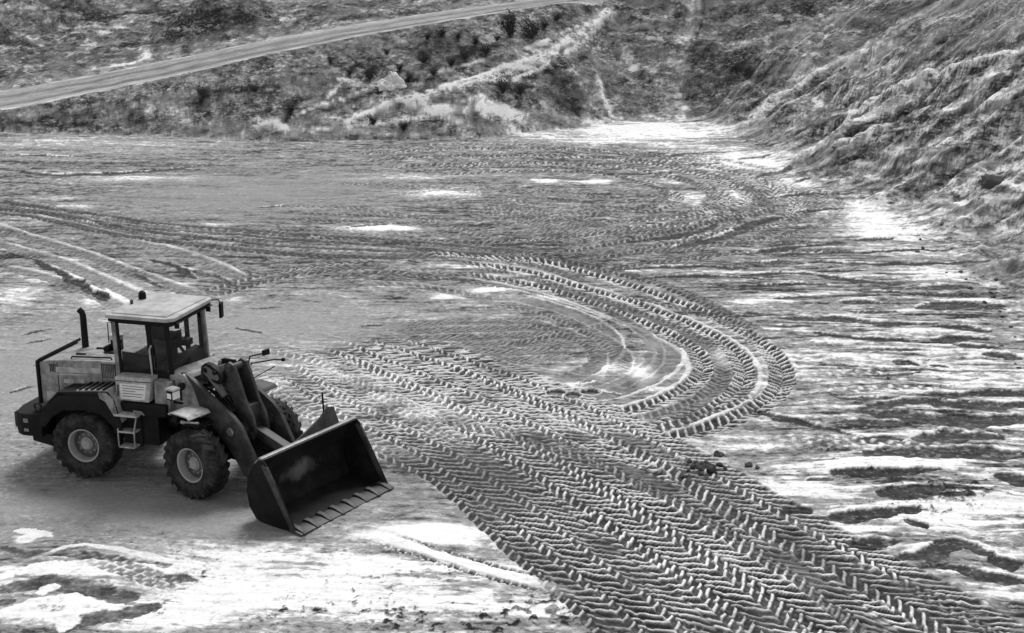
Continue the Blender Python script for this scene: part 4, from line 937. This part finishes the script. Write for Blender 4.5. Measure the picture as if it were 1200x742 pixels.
# lift arms
arm = [(2.10, 2.04), (2.13, 2.14), (2.22, 2.16), (2.32, 2.11), (3.40, 1.52), (3.58, 1.36), (3.74, 1.08), (4.02, .58), (4.34, .40), (4.36, .24), (4.24, .16), (3.92, .20), (3.60, .46), (3.30, .84), (2.92, 1.18), (2.48, 1.62)]
for s in (-1, 1):
    b = MB(); b.prism(arm, s * .56, s * .47)
    la = b.build('lift_arm', MT['boom'], loader, FM, bevel=.012)
    for (px_, pz_, r_) in ((2.21, 2.07, .07), (3.34, 1.22, .085), (4.25, .29, .08)):
        b = MB(); b.lathe([(0, s * .60), (r_ * .8, s * .60), (r_, s * .585), (r_, s * .45)], c=(px_, 0, pz_), n=20); b.build('pivot_pin', MT['steel'], la, FM)
    b = MB(); b.tube([(2.36, s * .36, .86), (2.95, s * .36, 1.02)], .085, 16); lc = b.build('lift_cylinder', MT['boom'], loader, FM)
    b = MB(); b.tube([(2.95, s * .36, 1.02), (3.30, s * .36, 1.12)], .045, 14); b.build('rod', MT['chrome'], lc, FM)
b = MB(); b.tube([(3.30, -.47, 1.15), (3.30, .47, 1.15)], .15, 20); b.span(3.1, 3.42, -.17, .17, 1.1, 1.62)
b.build('cross_tube', MT['boom'], loader, FM, bevel=.01)
# tilt linkage
b = MB()
for s in (-1, 1): b.prism([(2.86, 2.16), (2.90, 2.32), (3.0, 2.40), (3.12, 2.36), (3.20, 2.20), (3.38, 1.72), (3.55, 1.42), (3.60, 1.12), (3.52, .98), (3.40, .98), (3.28, 1.20), (3.10, 1.60), (2.94, 1.92)], s * .20, s * .13)
b.tube([(3.02, -.24, 2.28), (3.02, .24, 2.28)], .07, 16); b.tube([(3.50, -.24, 1.08), (3.50, .24, 1.08)], .07, 16)
b.build('tilt_lever', MT['boom'], loader, FM, bevel=.012)
b = MB(); b.tube([(2.14, 0, 1.92), (2.70, 0, 2.14)], .105, 18); b.tube([(2.60, 0, 2.1), (2.76, 0, 2.165)], .12, 18); b.tube([(2.5, -.28, 2.2), (2.95, -.27, 1.75)], .07, 14)
tc_ = b.build('tilt_cylinder', MT['rim'], loader, FM, bevel=.01)
b = MB(); b.tube([(2.74, 0, 2.155), (3.0, 0, 2.27)], .05, 14); b.build('rod', MT['chrome'], tc_, FM)
b = MB(); b.prism([(3.44, 1.14), (3.50, 1.20), (4.36, .92), (4.42, .80), (4.34, .74), (3.46, 1.0)], -.10, .10); b.build('bucket_link', MT['boom'], loader, FM, bevel=.02)
# cover and hoses over the linkage
b = MB(); b.prism([(2.42, 2.14), (2.44, 2.26), (2.54, 2.34), (2.68, 2.33), (2.90, 2.22), (2.97, 2.12), (2.94, 2.02), (2.84, 1.98), (2.74, 2.0), (2.50, 2.06)], -.34, -.22); b.prism([(2.5, 2.1), (2.6, 2.34), (2.9, 2.36), (3.0, 2.2)], .06, .12)
b.tube([(2.56, -.38, 2.21), (2.56, -.30, 2.21)], .05); b.tube([(2.80, -.38, 2.20), (2.80, -.30, 2.20)], .045)
b.build('rod_guide', MT['trim'], loader, FM, bevel=.02)
b = MB(); b.prism([(2.48, 2.16), (2.50, 2.25), (2.57, 2.29), (2.66, 2.27), (2.86, 2.17), (2.90, 2.10), (2.84, 2.05), (2.74, 2.06), (2.54, 2.11)], -.352, -.335); b.build('guide_face', MT['rim'], loader, FM, bevel=.008)
b = MB(); rnd = random.Random(4)
for k in range(9):
    y0 = -.34 + k * .085; a = rnd.uniform(-.05, .05)
    b.tube([(2.08, y0, 1.70 + a), (2.35, y0 + a, 1.86 + a), (2.62, y0 + a, 1.92 + 2 * a), (2.88, y0 - a, 1.70 + a), (3.10, y0 * .7, 1.44)], .018, 8)
for s in (-1, 1):
    b.tube([(1.75, s * .3, 1.35), (2.0, s * .34, 1.5), (2.3, s * .40, 1.42), (2.5, s * .38, 1.15)], .022, 8)
b.build('hose', MT['trim'], loader, FM)
b = MB(); b.tube([(2.92, .34, 2.05), (2.98, .40, 2.36), (3.12, .62, 2.38)], .016); b.box((3.14, .66, 2.40), (.05, .16, .10)); b.tube([(2.95, .45, 2.2), (3.05, .95, 2.16), (3.06, 1.18, 2.10)], .014); b.tube([(3.06, 1.18, 2.10), (3.06, 1.23, 2.09)], .035, 10); b.tube([(2.95, .5, 1.9), (3.05, .98, 2.02)], .01)
b.tube([(2.3, .62, 1.6), (2.4, .70, 2.0), (2.9, .45, 2.1)], .014)
b.build('marker_bar', MT['trim'], loader, FM)
b = MB(); b.tube([(2.60, -1.02, 1.40), (2.80, -1.02, 1.43), (2.98, -1.0, 1.45)], .02); b.tube([(2.57, -1.02, 1.40), (2.63, -1.02, 1.40)], .035); b.build('handle', MT['light'], loader, FM)

# ---- bucket
HB = 1.285
shell = [(4.74, 1.20), (4.56, 1.03), (4.44, .78), (4.41, .54), (4.46, .28), (4.60, .09), (4.84, .035), (5.46, .03)]
b = MB(); b.sheetpath(shell[::-1], -.03, -HB + .02, HB - .02)
bk = b.build('bucket', MT['bucket'], loader, FM, bevel=0, smooth=True)
for s in (-1, 1):
    b = MB(); b.prism([(5.46, .025), (5.49, .09), (4.86, 1.16), (4.78, 1.225), (4.70, 1.20), (4.53, 1.03), (4.41, .78), (4.38, .54), (4.43, .27), (4.58, .07), (4.84, .012)], s * HB, s * (HB - .03)); b.build('side_plate', MT['bucket'], bk, FM, bevel=.006)
for s in (-1, 1):
    b = MB(); b.prism([(5.40, .03), (5.50, .05), (4.90, 1.10), (4.82, 1.14), (4.76, 1.11)], s * (HB + .012), s * (HB - .035)); b.build('side_cutter', MT['boom'], bk, FM, bevel=.006)
b = MB(); b.span(4.70, 4.79, -HB, HB, 1.20, 1.245); b.prism([(4.60, 1.06), (4.72, 1.19), (4.68, 1.23), (4.54, 1.10)], -HB + .05, HB - .05); b.build('top_lip', MT['steel'], bk, FM, bevel=.008)
b = MB(); b.prism([(5.36, .062), (5.36, .028), (5.64, .012), (5.64, .028), (5.46, .064)], -HB - .01, HB + .01); b.build('cutting_edge', MT['boom'], bk, FM, bevel=.004)
for k in range(8):
    y0 = -HB + .10 + k * (2 * HB - .2) / 7
    b = MB(); b.prism([(5.30, .068), (5.34, .105), (5.46, .10), (5.66, .035), (5.66, .012), (5.50, .010), (5.50, .066)], y0 - .05, y0 + .05); b.build('tooth', MT['tooth'], bk, FM, bevel=.006)
# raised spill guard plate at the far half of the upper edge
b = MB(); x0 = 4.60
vs = [(x0, -.35, 1.16), (x0 - .02, .10, 1.30), (x0 - .06, .52, 1.42), (x0 - .08, .74, 1.56), (x0 - .06, .90, 1.52), (x0 - .02, 1.0, 1.16)]
b._add([Vector(v) for v in vs] + [Vector((v[0] + .03, v[1], v[2])) for v in vs], [(5, 4, 3, 2, 1, 0), (6, 7, 8, 9, 10, 11)] + [(i, (i + 1) % 6, 6 + (i + 1) % 6, 6 + i) for i in range(6)])
b.build('spill_guard', MT['boom'], bk, FM, bevel=.006)
b = MB(); b.tube([(4.53, .66, 1.40), (4.52, .64, 1.86)], .018, 10); b.build('level_rod', MT['trim'], bk, FM)
b = MB()
for y0 in (-.52, .52, 0):
    for dy in (-.09, .09): b = MB(); b.prism([(4.47, .12), (4.30, .16), (4.18, .28), (4.24, .42), (4.43, .70)] if y0 else [(4.45, .62), (4.30, .74), (4.34, .90), (4.50, 1.0)], y0 + dy - .02, y0 + dy + .02); b.build('hinge_bracket', MT['boom'], bk, FM, bevel=.006)
# seat the machine on the ground
# ------------------------------------------------------------------ puddles, heaps, shrubs, stones
wm, nt_, b_ = new_mat('puddle_water'); b_.inputs['Base Color'].default_value = (.03, .03, .03, 1); b_.inputs['Roughness'].default_value = .12; b_.inputs['Specular IOR Level'].default_value = .35
for (u, v, ru, rv) in PUD:
    c = G(u, v); sx = 1.15 * ru * c[1] / FPX; sy = 1.15 * rv * c[1] ** 2 / (FPX * CAMH)
    me = bpy.data.meshes.new('puddle'); n = 40
    me.from_pydata([(c[0] + sx * math.cos(2 * math.pi * k / n), c[1] + sy * math.sin(2 * math.pi * k / n), -.05) for k in range(n)], [], [tuple(range(n))])
    me.materials.append(wm); o = bpy.data.objects.new('puddle', me); COL.objects.link(o); o['kind'] = 'structure'

def sand_mat(name, col):
    m = paint(name, col, .95, dirt=.5, dirtcol=col * .5, scale=5, spec=.15, bump=.6); return m
M_sand = sand_mat('pale_loose_sand', .80); M_sand2 = sand_mat('grey_loose_sand', .34); M_stone = sand_mat('grey_stone', .20); M_clod = sand_mat('dark_clod', .085)

def lump(name, r, mat, seed, squash=.7, sub=3, rough=.28):
    bm = bmesh.new(); bmesh.ops.create_icosphere(bm, subdivisions=sub, radius=1)
    co = np.array([v.co for v in bm.verts])
    n = fbm(co[:, 0] * 1.3 + co[:, 2] * .7 + seed, co[:, 1] * 1.3 - co[:, 2] * .9, 3, seed) * rough * 2.2 + ridged(co[:, 0] * 2 + co[:, 2], co[:, 1] * 2 + seed, 2, seed + 3) * rough * .4
    for v, k in zip(bm.verts, n):
        v.co = v.co * (1 + float(k)); v.co.z *= squash; v.co *= r
    me = bpy.data.meshes.new(name); bm.to_mesh(me); bm.free(); me.materials.append(mat); me.shade_smooth() if sub > 2 else None
    return me
def heap(u, v, rpx, hpx, mat, label, seed):
    p = hp(u, v); r = rpx * p[1] / FPX; h = hpx * p[1] / FPX / math.cos(PITCH)
    n, m = 40, 18; vs = []; fs = []; rs0 = random.Random(seed)
    for i in range(m + 1):
        t = i / m
        for k in range(n):
            a = 2 * math.pi * k / n
            rr = r * t * (1 + .45 * float(perlin(np.array([math.cos(a) * 1.5 + seed]), np.array([math.sin(a) * 1.5]), seed)[0]) + .12 * math.cos(a))
            z = h * (.62 * (1 - t) ** 1.0 + .38 * max(0, 1 - math.hypot(t * math.cos(a) * 1.3 - .35, t * math.sin(a) * 1.3) / .75) ** 1.2) * .95 + .07 * h * rs0.uniform(-1, 1) * (t < 1) + .12 * h * float(perlin(np.array([rr * math.cos(a) * 3 / r + seed]), np.array([rr * math.sin(a) * 3 / r]), seed)[0]) * (t > 0) - .5 * (t == 1)
            vs.append((rr * math.cos(a), rr * .8 * math.sin(a), z))
        if i: fs += [((i - 1) * n + k, (i - 1) * n + (k + 1) % n, i * n + (k + 1) % n, i * n + k) for k in range(n)]
    me = bpy.data.meshes.new('sand_heap'); me.from_pydata(vs, [], fs); me.materials.append(mat); me.shade_smooth()
    o = bpy.data.objects.new('sand_heap', me); COL.objects.link(o); o.location = p - np.array([0, 0, .12]); tag(o, label, 'sand heap')
heap(459, 95, 19, 20, M_sand, 'pale pointed sand heap between dark shrubs below the road', 3)
M_leaf = paint('dull_dark_leaves', .045, .8, dirt=.5, dirtcol=.10, scale=6, spec=.1); M_twig = paint('bare_twigs', .05, .9, dirt=.2, spec=.1)
def shrub_meshes(seed, wide):
    r = random.Random(seed); st = MB(); lf = bmesh.new()
    for k in range(16):
        a = r.uniform(0, 6.283); sp = r.uniform(.1, .5) * wide; h = r.uniform(.45, 1.)
        p = [Vector((0, 0, -.05)), Vector((sp * .45 * math.cos(a), sp * .45 * math.sin(a), h * .5)), Vector((sp * math.cos(a + .3), sp * math.sin(a + .3), h))]
        st.tube(p, [.022, .014, .005], 5)
        for q in range(34):
            t = r.uniform(.25, 1.05); base = p[0].lerp(p[1], t * 2) if t < .5 else p[1].lerp(p[2], t * 2 - 1)
            c = base + Vector((r.gauss(0, .10 * wide), r.gauss(0, .10 * wide), r.gauss(0, .07)))
            if c.z < .02: continue
            d = Vector((r.gauss(0, 1), r.gauss(0, 1), r.gauss(0, 1))).normalized(); e = d.orthogonal().normalized(); s_ = r.uniform(.03, .06)
            V = [lf.verts.new(c + d * s_ * x + e * s_ * .6 * y) for x, y in ((-1, 0), (0, -1), (1, 0), (0, 1))]; lf.faces.new(V)
    bmS = st.bm; ms = bpy.data.meshes.new('stems'); bmS.to_mesh(ms); bmS.free(); ms.materials.append(M_twig)
    ml = bpy.data.meshes.new('foliage'); lf.to_mesh(ml); lf.free(); ml.materials.append(M_leaf)
    return ms, ml
SHR = [shrub_meshes(1, .9), shrub_meshes(2, 1.2), shrub_meshes(3, .7)]
rs = random.Random(9)
def shrub(u, v, hpx, k, label, group=None, squash=1.):
    p = hp(u, v); h = hpx * p[1] / FPX / math.cos(PITCH)
    e = empty('shrub', p, rs.uniform(0, 6.28)); e.scale = (h * 1.1, h * 1.1, h * squash); tag(e, label, 'shrub', group)
    for nm, me in zip(('stems', 'foliage'), SHR[k]):
        o = bpy.data.objects.new(nm, me); COL.objects.link(o); o.parent = e
shrub(600, 42, 28, 2, 'tallest dark upright shrub just below the right end of the road')
shrub(626, 42, 22, 1, 'broad dark shrub beside the tallest one, below the right end of the road')
shrub(592, 108, 22, 1, 'dark overhanging shrub on the pale bank below the spur track')
shrub(612, 110, 16, 0, 'smaller dark shrub to the right of the overhanging one on the pale bank')
shrub(440, 148, 16, 0, 'round grey bush at the bank foot, the left one of a pair', squash=.85)
shrub(476, 153, 17, 0, 'round grey bush at the bank foot, the right one of a pair', squash=.85)
shrub(436, 92, 18, 1, 'dark shrub against the left side of the pale pointed heap')
shrub(240, 114, 18, 1, 'lone dark shrub halfway down the left bank under the road')
for (u, v, h_, k) in ((520, 42, 15, 1), (503, 44, 12, 0), (548, 68, 18, 1), (498, 72, 16, 1), (531, 76, 16, 0), (572, 62, 16, 1), (470, 82, 13, 0), (482, 90, 14, 1), (560, 50, 13, 2), (412, 86, 13, 0), (510, 86, 15, 1), (455, 62, 10, 0), (585, 46, 12, 0), (345, 128, 14, 1), (540, 44, 11, 0), (640, 32, 14, 0), (390, 70, 10, 1), (300, 106, 12, 1), (655, 22, 12, 1)):
    shrub(u, v, h_, k, 'small dark shrub dotted among many on the bank below the road', 'dark shrubs on the bank below the road', .8)

ROCK = [lump('stone', 1, M_stone, 21, .65, 2, .4), lump('stone', 1, M_stone, 33, .75, 2, .4), lump('stone', 1, M_stone, 47, .55, 2, .45)]
CLOD = [lump('clod', 1, M_clod, 5, .7, 2, .5), lump('clod', 1, M_clod, 15, .6, 2, .5)]
def stone(u, v, rpx, mesh, name, label, cat, group=None):
    p = hp(u, v); r = rpx * p[1] / FPX
    o = bpy.data.objects.new(name, mesh); COL.objects.link(o); o.location = (p[0], p[1], p[2] + r * .2); o.scale = (r * rs.uniform(.8, 1.3), r * rs.uniform(.8, 1.3), r * rs.uniform(.8, 1.2)); o.rotation_euler = (rs.uniform(-.4, .4), rs.uniform(-.4, .4), rs.uniform(0, 6.28)); tag(o, label, cat, group)
big = lump('boulder', 1, M_clod, 61, .7, 3, .35)
stone(1163, 214, 13, big, 'boulder', 'largest dark boulder, jutting from the right slope near the frame edge', 'boulder')
for k in range(26):
    stone(830 + rs.gauss(0, 17), 548 + rs.gauss(0, 6), rs.uniform(2, 5.5), CLOD[k % 2], 'clod', 'dark earth clod in the loose pile beside the right edge of the tyre tracks', 'clod', 'dark clods piled beside the tracks')
foot_r = [(1060, 272), (1095, 296), (1128, 318), (1152, 338), (1172, 360), (1188, 388), (1198, 420)]
for k in range(34):
    t = rs.uniform(0, len(foot_r) - 1.001); i = int(t); f = t - i
    u = foot_r[i][0] * (1 - f) + foot_r[i + 1][0] * f; v = foot_r[i][1] * (1 - f) + foot_r[i + 1][1] * f
    stone(min(1205, u + rs.gauss(2, 14)), v + rs.gauss(0, 9), rs.uniform(1., 2.8), ROCK[k % 3] if k % 3 else CLOD[0], 'stone', 'fallen stone strewn along the foot of the right slope', 'stone', 'stones along the foot of the right slope')
for k in range(60):
    u = rs.uniform(880, 1195); v = rs.uniform(60, 300)
    if v > 130 + (u - 860) * .42: continue
    stone(u, v, rs.uniform(1.2, 3.2), ROCK[k % 3], 'stone', 'loose stone lying on the face of the right slope', 'stone', 'stones on the face of the right slope')
# ------------------------------------------------------------------ light, sky, camera
w = bpy.data.worlds.new('World'); scene.world = w; w.use_nodes = True
nt = w.node_tree; bg = nt.nodes['Background']
sky = nt.nodes.new('ShaderNodeTexSky'); sky.sky_type = 'NISHITA'; sky.sun_disc = False
SUN_EL, SUN_AZ = math.radians(54), math.radians(14)      # the sun stands beyond the far bank, a little to the right
sky.sun_elevation = SUN_EL; sky.sun_rotation = SUN_AZ
bw = nt.nodes.new('ShaderNodeRGBToBW')
nt.links.new(sky.outputs[0], bw.inputs[0]); nt.links.new(bw.outputs[0], bg.inputs['Color'])
bg.inputs['Strength'].default_value = .12
sl = bpy.data.lights.new('sun', 'SUN'); sl.energy = 1.5; sl.angle = math.radians(22); sl.color = (1, 1, 1)
so = bpy.data.objects.new('sun', sl); COL.objects.link(so)
sd = Vector((math.sin(SUN_AZ) * math.cos(SUN_EL), math.cos(SUN_AZ) * math.cos(SUN_EL), math.sin(SUN_EL)))
so.rotation_euler = (-sd).to_track_quat('-Z', 'Y').to_euler(); so.location = sd * 50
cd = bpy.data.cameras.new('camera'); cam = bpy.data.objects.new('camera', cd); COL.objects.link(cam)
cam.location = (0, 0, CAMH); cam.rotation_euler = (math.pi / 2 - PITCH, 0, 0)
cd.sensor_fit = 'HORIZONTAL'; cd.sensor_width = 36; cd.lens = 36 * FPX / 1200; cd.clip_end = 3000; cd.clip_start = .1
scene.camera = cam
vs = scene.view_settings; vs.view_transform = 'Standard'; vs.look = 'None'; vs.gamma = 1; vs.exposure = 0.8; vs.use_curve_mapping = False
